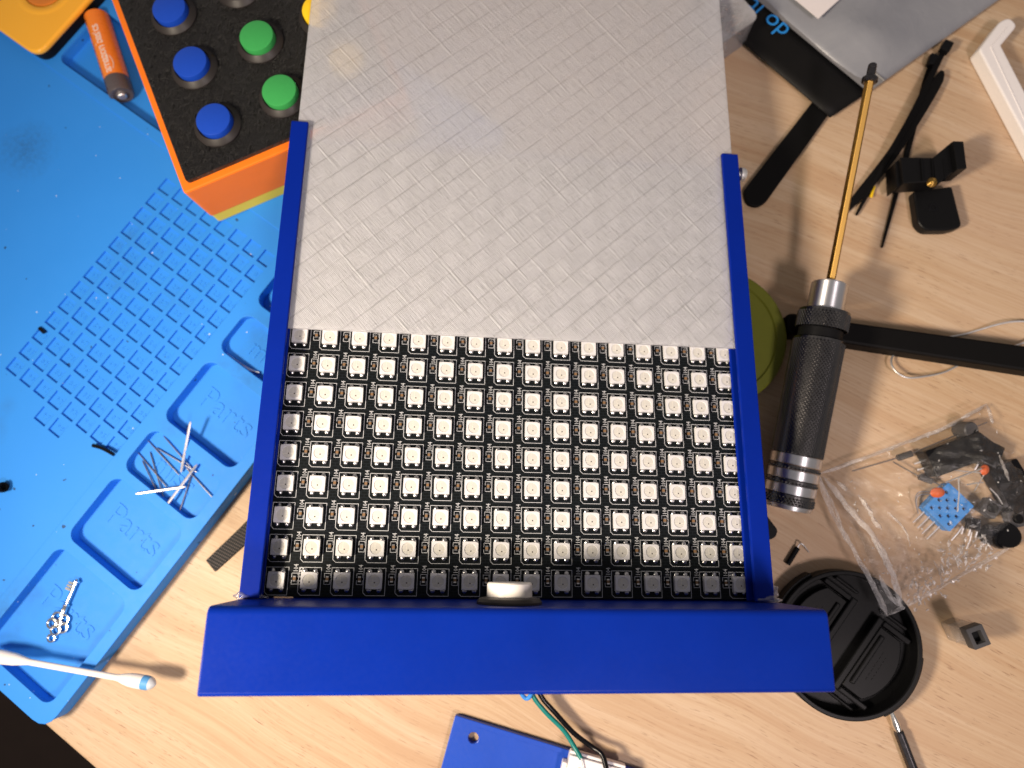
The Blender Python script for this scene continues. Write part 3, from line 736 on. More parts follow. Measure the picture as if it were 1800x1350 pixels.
for i, (a, b_, za, zb, r, lab, mt) in enumerate(PINS):
    A_ = at(a[0], a[1], za + .1 * (i % 3)); B_ = at(b_[0], b_[1], zb + .1 * (i % 3)); c_ = (A_ + B_) / 2
    b = MB(); b.tube([A_ - c_, lerp(A_, B_, .05) - c_, lerp(A_, B_, .95) - c_, B_ - c_], [r * .5, r, r, r * .6], 7)
    o = b.obj('metal_pin', M[mt], None, 40); o.location = c_ * S
    tag(o, lab, 'pin', 'metal pins in the small blue tray')
# silver wire in the mag tray
b = MB(); c_ = at(420, 632, 5.2)
for k in range(2):
    b.tube(smoothpath([at(x, y, 5.2 + k * .4) - c_ for x, y in ((388 + k, 611 + 2 * k), (402, 624 + 2 * k), (420, 637 + 3 * k), (438, 648 + 2 * k), (456, 655))], 4), .33, 6)
o = b.obj('wire_offcut', M['steel'], None, 40); o.location = c_ * S; tag(o, 'folded silver wire lying in the tray lettered mag', 'wire')
# black tube with brass glint, black fleck, black screw
def stub(name, pts, z, r, mat, lab, cat):
    P_ = [at(x, y, z) for x, y in pts]; c_ = P_[len(P_) // 2]
    b = MB(); b.tube(smoothpath([p - c_ for p in P_], 4), r, 8); o = b.obj(name, M[mat], None, 40); o.location = c_ * S; return tag(o, lab, cat)
stub('cable_offcut', ((163, 783), (180, 788), (200, 799)), 9.2, .75, 'black_gloss', 'short bent black cable end between the cells and the pin tray', 'cable offcut')
stub('black_crumb', ((70, 577), (78, 584)), 8.2, .9, 'black_gloss', 'tiny black crumb stuck in a cell at the mat left side', 'crumb')
c_ = at(11, 857, 8)
sc = empty('black_screw', 'small black socket screw lying on the mat at the left edge', 'screw', (c_.x, c_.y, 7.8), math.radians(6))
b = MB(); b.T = Matrix.Translation((-.6, 0, 2.1)) @ Matrix.Rotation(math.radians(62), 4, 'Y'); b.lathe([(0, 0), (2.1, 0), (2.1, 2.0), (1.8, 2.3), (1.1, 2.3), (1.1, 1.2), (0, 1.2)], 20); b.obj('head', M['black_gloss'], sc, 35)
b = MB(); b.tube([(-.4, 0, 1.7), (-7, 0, 1.1)], 1.05, 10); b.obj('shank', M['gunmetal'], sc, 40)

# ================================================================== KEY CHARM
kA = at(136, 1020, 4.2); kB = at(103, 1096, 4.2); kx = (kA - kB).normalized(); 
key = empty('key_charm', 'small ornate silver key with a flower shaped bow on the mat', 'key charm', (kB.x, kB.y, 3.0), math.atan2(kx.y, kx.x))
def k_add(name, f):
    b = MB(); f(b); return b.obj(name, M['silver'], key, 50)
def shaft(b):
    b.tube([(4.3, 0, 1.4), (5.0, 0, 1.4), (6.8, 0, 1.4), (7.2, 0, 1.4), (7.6, 0, 1.4), (8.0, 0, 1.4), (16.2, 0, 1.4), (16.6, 0, 1.4), (17.1, 0, 1.4), (17.4, 0, 1.4), (17.9, 0, 1.4)],
           [1.2, 1.2, .95, 1.3, 1.3, .75, .75, 1.25, 1.25, .7, .6], 12)
k_add('shank', shaft)
for j in range(3): k_add('tooth', lambda b: b.prism(rcorner([(12.9 + 1.25 * j, .3), (13.75 + 1.25 * j, .3), (13.75 + 1.25 * j, 2.9 - .15 * j), (12.9 + 1.25 * j, 2.9 - .15 * j)], .3, 2), .8, 2.0))
def petal(b, cx, cy, r, th): b.tube([(cx + r * math.cos(2 * math.pi * k / 18), cy + r * math.sin(2 * math.pi * k / 18), 1.3) for k in range(18)], th, 7, closed=True)
for j in range(5):
    a = math.radians(36 + 72 * j); k_add('petal', lambda b: petal(b, 2.55 * math.cos(a), 2.55 * math.sin(a), 1.85, .48))
k_add('petal', lambda b: petal(b, 0, 0, 1.25, .5)); 
k_add('centre', lambda b: (setattr(b, 'T', Matrix.Translation((0, 0, 1.2))), b.lathe([(0, -.6), (.7, -.4), (.8, .3), (.4, .8), (0, .9)], 12)))
k_add('loop', lambda b: petal(b, -5.9, .3, 1.45, .42))

# ================================================================== COTTON SWAB
s0 = at(10, 1156, 12.0); s1 = at(268, 1202, 13.0); sd = (s1 - s0); SLn = sd.length
sw = empty('cotton_swab', 'white cotton swab with blue stained tip lying across the mat edge', 'cotton swab', s0, math.atan2(sd.y, sd.x))
b = MB(); b.tube([(-2, 0, 0), (SLn - 6, 0, 1.0)], 1.15, 12); b.obj('stick', M['swabstick'], sw, 40)
def tip(x0, x1, mat, prof, name='cotton_tip'):
    b = MB(); n = len(prof); b.tube([(lerp(x0, x1, p[0]), 0, 1.0 * (lerp(x0, x1, p[0]) / SLn)) for p in prof], [p[1] for p in prof], 18); return b.obj(name, mat, sw, 60)
tip(SLn - 14.5, SLn - 3.6, M['cotton'], ((0, 1.17), (.12, 1.3), (.3, 1.9), (.5, 2.35), (.75, 2.55), (1, 2.55)))
tip(SLn - 3.62, SLn - .9, M['stain'], ((0, 2.56), (.5, 2.55), (1, 2.35)), 'stained_tip'); tip(SLn - .88, SLn + 1.4, M['cotton_wet'], ((0, 2.34), (.3, 2.05), (.6, 1.5), (.85, .8), (1, .1)))
tip(9.5, -12, M['cotton'], ((0, 1.17), (.1, 1.6), (.25, 2.2), (.5, 2.6), (.8, 2.2), (1, .2)))

# ================================================================== WOVEN STRAP under the rail
b = MB(); q = [at(363, 985, .3), at(379, 1005, .3), at(432, 957, .3), at(480, 905, .3), at(470, 880, .3), at(420, 930, .3)]
b.prism([(p.x, p.y) for p in q], .15, 1.0); o = b.obj('woven_strap', M['weave'], None, None, .2)
tag(o, 'short end of black woven strap poking out under the left rail', 'strap')

# ================================================================== BLUE COVER PLATE at the bottom
pA = at(800, 1257, 3); pdir = (at(1060, 1337, 3) - pA); pang = math.atan2(pdir.y, pdir.x)
cp = empty('cover_plate', 'blue printed plate with a screw hole below the control box', 'cover plate', (pA.x, pA.y, 0), pang)
hq = Matrix.Rotation(-pang, 3, 'Z') @ (at(832, 1297, 3) - pA)
me = plate_mesh('plate', [rrect(0, 110, -70, 0, .8, 3), circ(hq.x, hq.y, 1.95, 28)], 0.15, 3.1, M['blue_plate'], .3); link('plate', me, cp)
b = MB()
for k in range(46): 
    b.T = Matrix.Translation((9 + .95 * k, -1.9, 3.1)); b.lathe([(.16, 0), (.1, .1), (0, .14)], 6)
b.T = Matrix.Identity(4); tag(b.obj('print_beads', M['blue_plate'], cp, 40), kind='stuff')
# white connector on the plate
cq = at(1040, 1348, 9); 
cn = empty('wire_connector', 'white plastic plug on the blue plate where the wires end', 'connector', (cq.x, cq.y, 3.15), pang + .02)
b = MB(); b.box(-8.4, 12, -9, 2.0, 0, 6.2); b.box(-8.4, 12, 2.0, 3.2, 2.0, 5.0); b.box(-10.2, -8.4, -9, -1.5, 0, 4.4); b.obj('housing', M['white'], cn, None, .4)
for x in (-3.4, 4.2):
    b = MB(); b.box(x - 1.3, x + 1.3, -6, -1.2, 6.2, 6.7); b.obj('latch', M['white'], cn, None, .2)
# wires
def wire(name, pts, r, mat, lab, cat='wire'):
    P_ = [at(*p) for p in pts]; c_ = P_[-1]; b = MB(); b.tube(smoothpath([p - c_ for p in P_], 8), r, 10)
    o = b.obj(name, M[mat], None, 60); o.location = c_ * S; return tag(o, lab, cat)
wire('green_wire', ((925, 1190, 9), (938, 1225, 8), (960, 1253, 7), (990, 1283, 7), (1008, 1310, 8), (1022, 1334, 10)), .85, 'teal', 'teal green wire running from the control box to the white plug')
wire('black_wire', ((938, 1190, 8), (952, 1225, 7), (975, 1252, 6), (1008, 1288, 6), (1038, 1311, 7), (1058, 1326, 9), (1066, 1352, 10.3)), .95, 'black_gloss', 'thin black wire beside the green one running to the white plug')
wire('blue_wire', ((908, 1200, 12), (920, 1224, 9), (930, 1226, 9), (938, 1206, 11)), .8, 'dht', 'loop of blue wire just showing under the control box')
wire('bare_strand', ((1022, 1332, 10), (1027, 1352, 9.8)), .28, 'steel', 'bare silver strand at the end of the green wire', 'wire strand')

# ================================================================== OLIVE DISC
dc = at(1258, 590, 9)
b = MB(); b.lathe([(0, 0), (27.4, 0), (28, .6), (28, 8.4), (27.4, 9), (24, 9), (23.4, 8.4), (0, 8.4)], 64)
o = b.obj('olive_disc', M['olive'], None, 40); o.location = Vector((dc.x, dc.y, 0.05)) * S; tag(o, 'olive green round lid half hidden under the right rail', 'lid')

# ================================================================== SCREWDRIVER
sA = at(1384, 884, 10.2); sB = at(1460, 494, 21.5); sdir = (sB - sA).normalized()
def station(y):
    lo, hi = -10.0, 260.0
    for _ in range(50):
        m_ = (lo + hi) / 2
        if pix(sA + sdir * m_)[1] > y: lo = m_
        else: hi = m_
    return lo
zq = sdir.to_track_quat('Z', 'Y'); sm = zq.to_matrix().to_4x4(); sm.translation = sA * S
sdv = empty('screwdriver', 'long screwdriver with black knurled handle, silver ferrule and brass shaft', 'screwdriver', mat=sm)
def knurled(z0, z1, r, name='knurled_grip'):
    b = MB(); nz = max(2, int((z1 - z0) / .78)); na = 46; vs = []; fs = []
    for i in range(nz + 1):
        for k in range(na):
            a = 2 * math.pi * (k + .5 * (i % 2)) / na; vs.append((r * math.cos(a), r * math.sin(a), lerp(z0, z1, i / nz)))
    for i in range(nz):
        for k in range(na):
            k2 = (k + 1) % na
            if i % 2 == 0: quad = (i * na + k, i * na + k2, (i + 1) * na + k)
            else: quad = (i * na + k, (i + 1) * na + k2, (i + 1) * na + k)
            other = (i * na + k2, (i + 1) * na + k2, (i + 1) * na + k) if i % 2 == 0 else (i * na + k, i * na + k2, (i + 1) * na + k2)
            for tri in (quad, other): fs.append(tri)
    # diamond studs: push the middle of every rhombus out
    n0 = len(vs)
    for i in range(nz - 1):
        for k in range(na):
            a = 2 * math.pi * (k + .5 * (i % 2) + .5) / na
            z = lerp(z0, z1, (i + 1) / nz) - (z1 - z0) / nz * .5
            c_ = len(vs); h = r + .42
            w_ = .40 * 2 * math.pi / na; hz = .42 * (z1 - z0) / nz * 1.6
            vs += [((r - .05) * math.cos(a - w_), (r - .05) * math.sin(a - w_), z), ((r - .05) * math.cos(a), (r - .05) * math.sin(a), z - hz), ((r - .05) * math.cos(a + w_), (r - .05) * math.sin(a + w_), z),
                   ((r - .05) * math.cos(a), (r - .05) * math.sin(a), z + hz), (h * math.cos(a), h * math.sin(a), z)]
            fs += [(c_, c_ + 1, c_ + 4), (c_ + 1, c_ + 2, c_ + 4), (c_ + 2, c_ + 3, c_ + 4), (c_ + 3, c_, c_ + 4)]
    b.add(vs, fs); b.obj(name, M['knurl'], sdv)
def band(prof, mat, name, seg=40): b = MB(); b.lathe(prof, seg); return b.obj(name, M[mat], sdv, 30)
Y = station; RH = 9.1
def cyl(y0, y1, r0, r1, mat, name):
    a, c_ = Y(y0), Y(y1); return band([(0, a), (r0 - .25, a), (r0, a + .25), (r1, c_ - .25), (r1 - .25, c_), (0, c_)], mat, name)
cyl(893, 885, RH - .4, RH, 'alu', 'end_cap')
knurled(Y(884), Y(868), RH); cyl(867, 851, RH + .1, RH + .1, 'alu', 'silver_band'); knurled(Y(850), Y(843), RH)
cyl(842, 826, RH + .1, RH + .1, 'alu', 'silver_band'); knurled(Y(825), Y(818), RH); cyl(817, 800, RH + .1, RH + .1, 'alu', 'silver_band')
knurled(Y(799), Y(598), RH); cyl(597, 580, RH - 1.1, RH - 1.1, 'black', 'groove_ring'); knurled(Y(579), Y(548), RH)
a, c_ = Y(547), Y(497); band([(0, a), (6.8, a), (6.6, a + 1), (6.5, c_ - .8), (6.0, c_ - .2), (5.4, c_), (0, c_)], 'alu', 'ferrule')
a, c_ = Y(499), Y(138); b = MB(); b.lathe([(0, a), (1.75, a), (1.75, c_ - 2), (1.75, c_), (0, c_)], 6); b.obj('shaft', M['brass'], sdv, None, .12, 1)
a = Y(146); band([(0, a), (2.3, a), (2.9, a + .5), (2.9, a + 1.8), (2.4, a + 2.3), (1.7, a + 2.4), (0, a + 2.4)], 'gunmetal', 'magnet_ring', 28)
a, c_ = Y(136), Y(112); band([(0, a), (1.65, a), (1.65, c_ - 2.2), (1.5, c_ - 2.0), (1.65, c_ - 1.6), (1.5, c_ - .4), (1.1, c_), (0, c_)], 'gunmetal', 'bit', 14)

# ================================================================== BLACK ARMS
def slab(name, pix_pts, z0, z1, mat, lab, cat, rr=0, bev=.5, group=None):
    P_ = [at(x, y, z1) for x, y in pix_pts]; c_ = sum(P_, Vector()) / len(P_)
    b = MB(); b.prism(rcorner([(p.x - c_.x, p.y - c_.y) for p in P_], rr, 4), z0, z1); o = b.obj(name, M[mat], None, None, bev); o.location = Vector((c_.x, c_.y, 0)) * S
    return tag(o, lab, cat, group)
slab('black_bar', ((1383, 548), (1475, 563), (1830, 611), (1830, 656), (1475, 601), (1383, 586)), .1, 9.0, 'black_matt', 'straight black bar passing under the screwdriver handle to the right edge', 'bar', [3, 0, 0, 0, 0, 3], 1.1)
slab('black_strip', ((1307, 335), (1427, 180), (1436, 168), (1461, 196), (1452, 208), (1346, 356), (1330, 364), (1313, 358)), .1, 2.2, 'black_matt', 'flat black strip with rounded end sticking out under the pouch band', 'strip', [2, 0, 0, 0, 0, 4, 4, 4], .4)

# ================================================================== POUCH
pq = [at(1310, 85, 1.2), at(1457, 210, 1.2), at(1522, 167, 1.2), at(1357, 0, 1.2)]
pc = pq[1]; pux = (at(1310, 85, 1.2) - pc).normalized(); puy = (at(1522, 167, 1.2) - pc).normalized()
pouch = empty('storage_pouch', 'frosted grey plastic pouch with a black printed band along one end', 'pouch', (pc.x, pc.y, 0))
def loc(p): return (p.x - pc.x, p.y - pc.y)
wdt = (at(1522, 167, 1.2) - pc).length
far = 150
def pp(a, b_, z=0): q = pux * a + puy * b_; return Vector((q.x, q.y, z))
b = MB(); nx, ny = 24, 4; vs = []; fs = []
for i in range(nx + 1):
    for j in range(ny + 1):
        a = far * i / nx; bb = (wdt + .3) * j / ny
        vs.append(pp(a, bb, 2.9 + .5 * math.sin(i * .5) * math.sin(j * .8)))
fs = [(i * (ny + 1) + j, (i + 1) * (ny + 1) + j, (i + 1) * (ny + 1) + j + 1, i * (ny + 1) + j + 1) for i in range(nx) for j in range(ny)]
b.add(vs, fs); o = b.obj('black_band', M['band'], pouch, 60, recalc=True); md = o.modifiers.new("thick", 'SOLIDIFY'); md.thickness = .0005; md.offset = -1
# body: bulged frosted sheet
b = MB(); nx, ny = 40, 40; vs = []; BL = 150
e2 = (at(1757, 0, 1.2) - at(1522, 167, 1.2)).normalized()
rn = random.Random(4)
ph = [rn.uniform(0, 6) for _ in range(6)]
def bulge(s_, t_, top=True):
    ed_ = min(1, s_ * 9) * min(1, t_ * 9) * min(1, (1 - t_) * 9)
    return 1.2 + ed_ * (5.0 + 1.2 * math.sin(s_ * 7 + t_ * 9 + ph[0]) + .8 * math.sin(s_ * 15 - t_ * 8 + ph[1]) + .45 * math.sin(s_ * 31 + t_ * 22 + ph[2]) + .3 * math.sin(t_ * 55 - s_ * 12))
for i in range(nx + 1):
    for j in range(ny + 1):
        t_ = i / nx; s_ = j / ny
        q = pux * (far * t_) + puy * wdt + e2 * (BL * s_); vs.append((q.x, q.y, 1.6 + bulge(s_, max(0.0, min(1.0, t_ * .8 + .0)))))
fs = [(i * (ny + 1) + j, (i + 1) * (ny + 1) + j, (i + 1) * (ny + 1) + j + 1, i * (ny + 1) + j + 1) for i in range(nx) for j in range(ny)]
b.add(vs, fs); o = b.obj('pouch_body', M['pouch'], pouch, 70, recalc=True); md = o.modifiers.new("thick", 'SOLIDIFY'); md.thickness = .0006; md.offset = -1
# seal ridge beside the band
b = MB()
for off in (8.8,):
    b.tube([tuple(Vector((0, 0, 3.5)) + (pux * (far * k / 30) + puy * wdt + e2 * (off + .15 * math.sin(k)))) for k in range(31)], .55, 8)
b.add([tuple(pp(far * k / 20, wdt, 3.2) + e2 * d_) for k in range(21) for d_ in (0.0, 9.5)], [(2 * k, 2 * k + 2, 2 * k + 3, 2 * k + 1) for k in range(20)])
b.obj('seal_strip', M['pouch_rim'], pouch, 60, recalc=True)
# lettering, upside down from here
vs, fs = text_geo('do it y', 11.5, 0, 'LEFT', 3)
tq = at(1381, 63, 3.2)
X_ = pux; Y_ = -puy
Y_ = (Y_ - X_ * Y_.dot(X_)).normalized()
b = MB(); b.add([(Vector((tq.x - pc.x, tq.y - pc.y, 4.35)) + X_ * v_.x + Y_ * v_.y * 1.0) for v_ in vs], fs); b.obj('blue_lettering', M['ink_blue'], pouch)
# paper label on the pouch
lp = [at(1390, -4, 8.0), at(1437, 35, 8.0), at(1480, -4, 8.0), at(1432, -50, 8.0)]
b = MB(); b.prism([(p.x - pc.x, p.y - pc.y) for p in lp], 8.6, 8.85); b.obj('paper_label', M['paper'], pouch)

# ================================================================== CLEAR BOX with brass bits
ZB = 16
top = [at(1272, 76, ZB), at(1327, 43, ZB), at(1334, 22, ZB), at(1303, -10, ZB), at(1180, -60, ZB), at(1180, 130, ZB)]
top = [at(1334, 30, ZB), at(1290, -20, ZB), at(1200, 35, ZB), at(1245, 92, ZB)]
c_ = at(1265, 60, ZB)
cbx = empty('clear_box', 'small frosted clear plastic box holding brass bits beside the diffuser', 'box', (c_.x, c_.y, 0))
lp = rcorner([(p.x - c_.x, p.y - c_.y) for p in top], 3.5, 4)
me = plate_mesh('box_wall', [lp, [(x * .93, y * .93) for x, y in lp]], .8, ZB - 1.5, M['boxclear'], 0); link('box_wall', me, cbx)
b = MB(); b.prism([(x * 1.03, y * 1.03) for x, y in lp], ZB - 1.45, ZB); b.obj('lid', M['boxclear'], cbx, None, .5)
b = MB(); b.prism([(x * .99, y * .99) for x, y in lp], .1, .79); b.obj('floor_panel', M['boxclear'], cbx)
rn = random.Random(3)
b0 = MB(); b0.tube([(-2.2, 0, 0), (1.0, 0, 0)], .75, 8); b0.tube([(1.0, 0, 0), (2.0, 0, 0)], 1.4, 10); bit_me = b0.mesh('brass_screw', M['copper'], 40)
tp0 = at(1285, 28, 6)
for k in range(16):
    o = link('brass_screw', bit_me); p = tp0 + Vector((rn.uniform(-7, 5), rn.uniform(-8, 8), rn.uniform(-3.6, 3)))
    o.location = p * S; o.rotation_euler = (rn.uniform(0, 6), rn.uniform(-.5, .5), rn.uniform(0, 6))
    tag(o, 'tiny brass screw in the heap inside the clear box', 'screw', 'brass screws inside the clear box')

# ================================================================== CABLE TIES
def tie(pts, widths, lab, head=None, z=1.0, thick=.9):
    P_ = [at(x, y, z if len(q) == 0 else q[0]) for x, y, *q in pts]; c_ = P_[len(P_) // 2]
    P_ = smoothpath([p - c_ for p in P_], 5); n = len(P_); b = MB(); vs = []
    for i, p in enumerate(P_):
        t_ = (P_[min(i + 1, n - 1)] - P_[max(i - 1, 0)]).normalized(); nn_ = Vector((-t_.y, t_.x, 0)).normalized()
        f = i / (n - 1) * (len(widths) - 1); k = min(int(f), len(widths) - 2); w_ = lerp(widths[k], widths[k + 1], f - k) / 2
        vs += [p - nn_ * w_, p + nn_ * w_, p + nn_ * w_ + Vector((0, 0, thick)), p - nn_ * w_ + Vector((0, 0, thick))]
    fs = [(4 * i + k, 4 * i + (k + 1) % 4, 4 * i + 4 + (k + 1) % 4, 4 * i + 4 + k) for i in range(n - 1) for k in range(4)] + [(3, 2, 1, 0), tuple(4 * n - 4 + k for k in range(4))]
    root = empty('cable_tie', lab, 'cable tie', c_, 0, 'black cable ties by the screwdriver')
    b.add(vs, fs); b.obj('strap', M['black_matt'], root, None, .2, recalc=True)
    if head:
        t_ = (P_[0] - P_[2]).normalized(); a = math.atan2(t_.y, t_.x)
        b = MB(); b.T = Matrix.Translation(P_[0] + Vector((0, 0, .4))) @ Matrix.Rotation(a, 4, 'Z'); b.box(-.8, head * 1.1, -head / 2, head / 2, -.9, 2.2); b.obj('head', M['black'], root, None, .5)
tie(((1657, 92, 2.6), (1638, 130, 3.4), (1600, 207, 4.6), (1560, 276, 3.6), (1525, 340, 1.6), (1504, 379, .6)), [2.3, 2.4, 2.4, 2.2, 1.6, .9], 'cable tie whose square head reaches furthest up beside the pouch', 4.0)
tie(((1635, 117, 1.2), (1624, 150, .9), (1608, 215, .5), (1592, 275, .3), (1572, 350, .3), (1549, 436, .3)), [2.3, 2.3, 2.2, 2.2, 1.7, .7], 'cable tie running straight down with its tip nearest the bottom', 4.2)
tie(((1655, 126, 2.6), (1648, 142, 2.9), (1620, 190, 3.6), (1570, 268, 3.0), (1520, 332, 1.6), (1477, 379, .3)), [1.2, 4.2, 4.6, 4.6, 4.4, 2.2], 'widest cable tie, without a head, ending behind the brass shaft')

# ================================================================== BLACK BRACKET
bq = at(1640, 330, 0)
br = empty('black_bracket', 'black V shaped plastic bracket screwed to a square foot', 'bracket', (bq.x, bq.y, 0))
def poly(pts, z): return [(at(x, y, z).x - bq.x, at(x, y, z).y - bq.y) for x, y in pts]
b = MB(); b.prism(rcorner(poly(((1606, 336), (1674, 327), (1692, 398), (1670, 405), (1627, 405), (1614, 392)), 5), [1, 1, 2, 2.5, 2.5, 2.5]), .1, 5.0); b.obj('foot', M['black'], br, None, .8, 3)
b = MB(); b.prism(poly(((1583, 276), (1640, 277), (1645, 319), (1588, 322)), 13), 4.0, 13); b.prism(poly(((1574, 285), (1584, 276.5), (1588.5, 321.5), (1577, 330)), 11), 2.5, 11); b.obj('left_jaw', M['black'], br, None, .35)
b = MB(); b.prism(poly(((1640, 277), (1675, 248), (1682, 297), (1652, 322), (1645, 319)), 13.5), 4.5, 13.5); b.prism(poly(((1675.3, 247.5), (1694, 248), (1700, 296), (1682.5, 297.5)), 16), 5, 16); b.obj('right_jaw', M['black'], br, None, .35)
b = MB()
for x in (1617, 1636, 1656): b.prism(poly(((x, 280), (x + 2, 280), (x + 5, 318), (x + 3, 318)), 13), 12.9, 13.7)
b.obj('rib', M['black'], br)
q = at(1641, 318, 14); b = MB(); b.T = Matrix.Translation((q.x - bq.x, q.y - bq.y, 12.5)); b.lathe([(0, 0), (2.0, 0), (1.8, .9), (1.1, 1.5), (0, 1.7)], 18); b.obj('screw', M['brass'], br, 40)
q = at(1640, 365, 5); b = MB(); b.T = Matrix.Translation((q.x - bq.x, q.y - bq.y, 5.0)); b.lathe([(1.9, -.2), (1.7, .25), (1.0, .3), (.9, -.6), (0, -.7)], 18); b.obj('screw_boss', M['black_gloss'], br, 40)
# yellow wire offcut
stub('wire_offcut', ((1536, 328), (1533, 337), (1531, 346)), 1.0, .75, 'cap_yellow', 'tiny yellow wire sleeve between the brass shaft and the bracket', 'wire offcut')

# ================================================================== WHITE BRACKET top right
wq = at(1735, 85, 0)
wb = empty('white_bracket', 'bent white plastic bracket with a grooved face, top right', 'bracket', (wq.x, wq.y, 0))
def wpoly(pts, z): return [(at(x, y, z).x - wq.x, at(x, y, z).y - wq.y) for x, y in pts]
b = MB(); b.prism(rcorner(wpoly(((1721, 86), (1759, 36), (1775, 30), (1789, 44), (1760, 79), (1812, 180), (1850, 265), (1822, 275)), 7), [1.2, 3, 3, 2, .6, 0, 0, 0], 4), .1, 7); b.obj('bar', M['white'], wb, None, .8, 3)
b = MB(); b.tube([Vector((x, y, 6.98)) for x, y in wpoly(((1769, 48), (1767, 52), (1742, 82), (1744, 88), (1800, 208), (1830, 270)), 7)], .32, 6); b.obj('groove_line', M['white'], wb, 40)

# ================================================================== WIRE LOOP
b = MB(); P_ = [at(*p) for p in ((1815, 566, 2.5), (1785, 565, 2.5), (1755, 570, 2), (1720, 580, 1), (1692, 588, .6), (1640, 598, .6), (1590, 610, .8), (1570, 625, 2), (1567, 640, 3), (1577, 655, 4), (1597, 664, 4), (1630, 661, 2.5), (1660, 654, 1), (1690, 640, .6), (1740, 622, .6), (1778, 610, 1), (1812, 598, 2))]
c_ = P_[8]; b.tube(smoothpath([p - c_ for p in P_], 6), .42, 7); o = b.obj('wire_loop', M['steel'], None, 60); o.location = c_ * S
tag(o, 'thin loop of bare silver wire passing under the black bar', 'wire')

# ================================================================== LENS CAP
lq = at(1492, 1133, 8); LR = 26.3
lc = empty('lens_cap', 'round black camera lens cap lying open side up by the control box', 'lens cap', (lq.x, lq.y, .05), math.radians(52))
b = MB(); b.lathe([(0, 0), (25.6, 0), (26.2, .5), (26.3, 4.2), (26.3, 8), (25.9, 8.3), (24.9, 8.3), (24.6, 7.9), (24.6, 1.7), (0, 1.7)], 96); b.obj('rim', M['black'], lc, 30)
for s_ in (1, -1):       # two pinch tabs, chord along local x
    def seg(r, c0, n=22):
        a0 = min(math.acos(c0 / r), math.asin(13.2 / r)); return [(r * math.cos(math.pi / 2 - a0 + 2 * a0 * k / n), s_ * r * math.sin(math.pi / 2 - a0 + 2 * a0 * k / n)) for k in range(n + 1)]
    P_ = [(13.2, s_ * 7.2)] + seg(20.6, 8.2) + [(-13.2, s_ * 7.2)]; b = MB(); b.prism(P_, 1.72, 4.6, 0, [(x * .985, y * .985 + s_ * .1) for x, y in P_]); tb_ = b.obj('pinch_tab', M['black'], lc, 40, .4)
    b = MB(); b.box(-10.5, 10.5, min(s_ * 8.6, s_ * 10.4), max(s_ * 8.6, s_ * 10.4), 4.2, 5.5); b.obj('tab_ridge', M['black'], tb_, None, .5)
    b = MB(); b.box(-15.6, 15.6, min(s_ * 4.4, s_ * 6.9), max(s_ * 4.4, s_ * 6.9), 1.72, 5.4)
    for q in (-1, 1):
        b.box(min(q * 13.6, q * 15.6), max(q * 13.6, q * 15.6), min(s_ * 6.91, s_ * 18.5), max(s_ * 6.91, s_ * 18.5), 1.72, 5.38)
        b.box(min(q * 17.4, q * 18.6), max(q * 17.4, q * 18.6), min(s_ * 5.5, s_ * 15.5), max(s_ * 5.5, s_ * 15.5), 1.72, 4.6)
    b.obj('spring_guide', M['black'], lc, None, .5)
    b = MB(); P2 = [(r * math.cos(a), s_ * r * math.sin(a)) for r, a in [(26.25, math.radians(62 + 56 * k / 14)) for k in range(15)] + [(27.6, math.radians(118 - 56 * k / 14)) for k in range(15)]]
    b.prism(P2, 1.0, 6.6); b.obj('grip_edge', M['black'], lc, None, .3)
    # moulded marks on the tab
    b = MB()
    for k in range(7): b.box(-6.2 + 1.8 * k, -5.0 + 1.8 * k, min(s_ * 12.9, s_ * 13.4), max(s_ * 12.9, s_ * 13.4), 4.55, 4.75); b.box(-5.0 + 1.5 * k, -4.2 + 1.5 * k, min(s_ * 14.6, s_ * 15.1), max(s_ * 14.6, s_ * 15.1), 4.55, 4.75)
    b.obj('moulded_marks', M['black'], tb_)

# ================================================================== SMALL DRIVER under the cap
dA = at(1562, 1240, 2.2); dB = at(1605, 1352, 2.4); dd = dB - dA
pdv = empty('precision_screwdriver', 'thin precision screwdriver with silver tip poking out below the lens cap', 'screwdriver', dA, math.atan2(dd.y, dd.x))
b = MB(); b.tube([(-2, 0, 0), (3, 0, 0), (6.5, 0, 0), (9.3, 0, 0)], [.7, .95, 1.55, 1.2], 14); b.obj('tip', M['silver'], pdv, 40)
b = MB(); b.tube([(9.0, 0, 0), (9.6, 0, 0), (60, 0, 0)], [1.5, 1.85, 2.1], 8); b.obj('barrel', M['gunmetal'], pdv, None, .15, 1)

# ================================================================== CLEAR CAP with grey end
g0, g1, g2, g3 = at(1703, 1109, 16), at(1721, 1096, 16), at(1737, 1130, 16), at(1720, 1144, 16)
kq = (g0 + g1 + g2 + g3) / 4; ky = (g1 + g2 - g0 - g3); kx_ = ((g1 - g0).length + (g2 - g3).length) / 4; kyl = ((g2 - g1).length + (g3 - g0).length) / 4
gd = (g2 - g1).normalized()
kc = empty('clear_block', 'small upright clear plastic block topped by a hollow dark grey frame', 'plastic block', (kq.x, kq.y, .1), math.atan2(gd.y, gd.x))
hx, hy = kyl, max(kx_, 2.9)
me = plate_mesh('clear_part', [rrect(-hx, hx, -hy, hy, .7, 3), rrect(-hx + .9, hx - .9, -hy + .9, hy - .9, .4, 3)], 0, 11.8, M['clear'], .15); link('clear_part', me, kc)
b = MB(); b.box(-hx + .1, hx - .1, -hy + .1, hy - .1, 4.6, 5.0); b.obj('clear_shelf', M['clear'], kc)
me = plate_mesh('grey_frame', [rrect(-hx - .15, hx + .15, -hy - .15, hy + .15, .3, 2), rrect(-hx + 1.5, hx - 1.3, -hy + 1.2, hy - 1.2, .2, 2)], 11.85, 15.9, M['grey'], .15); link('grey_frame', me, kc)
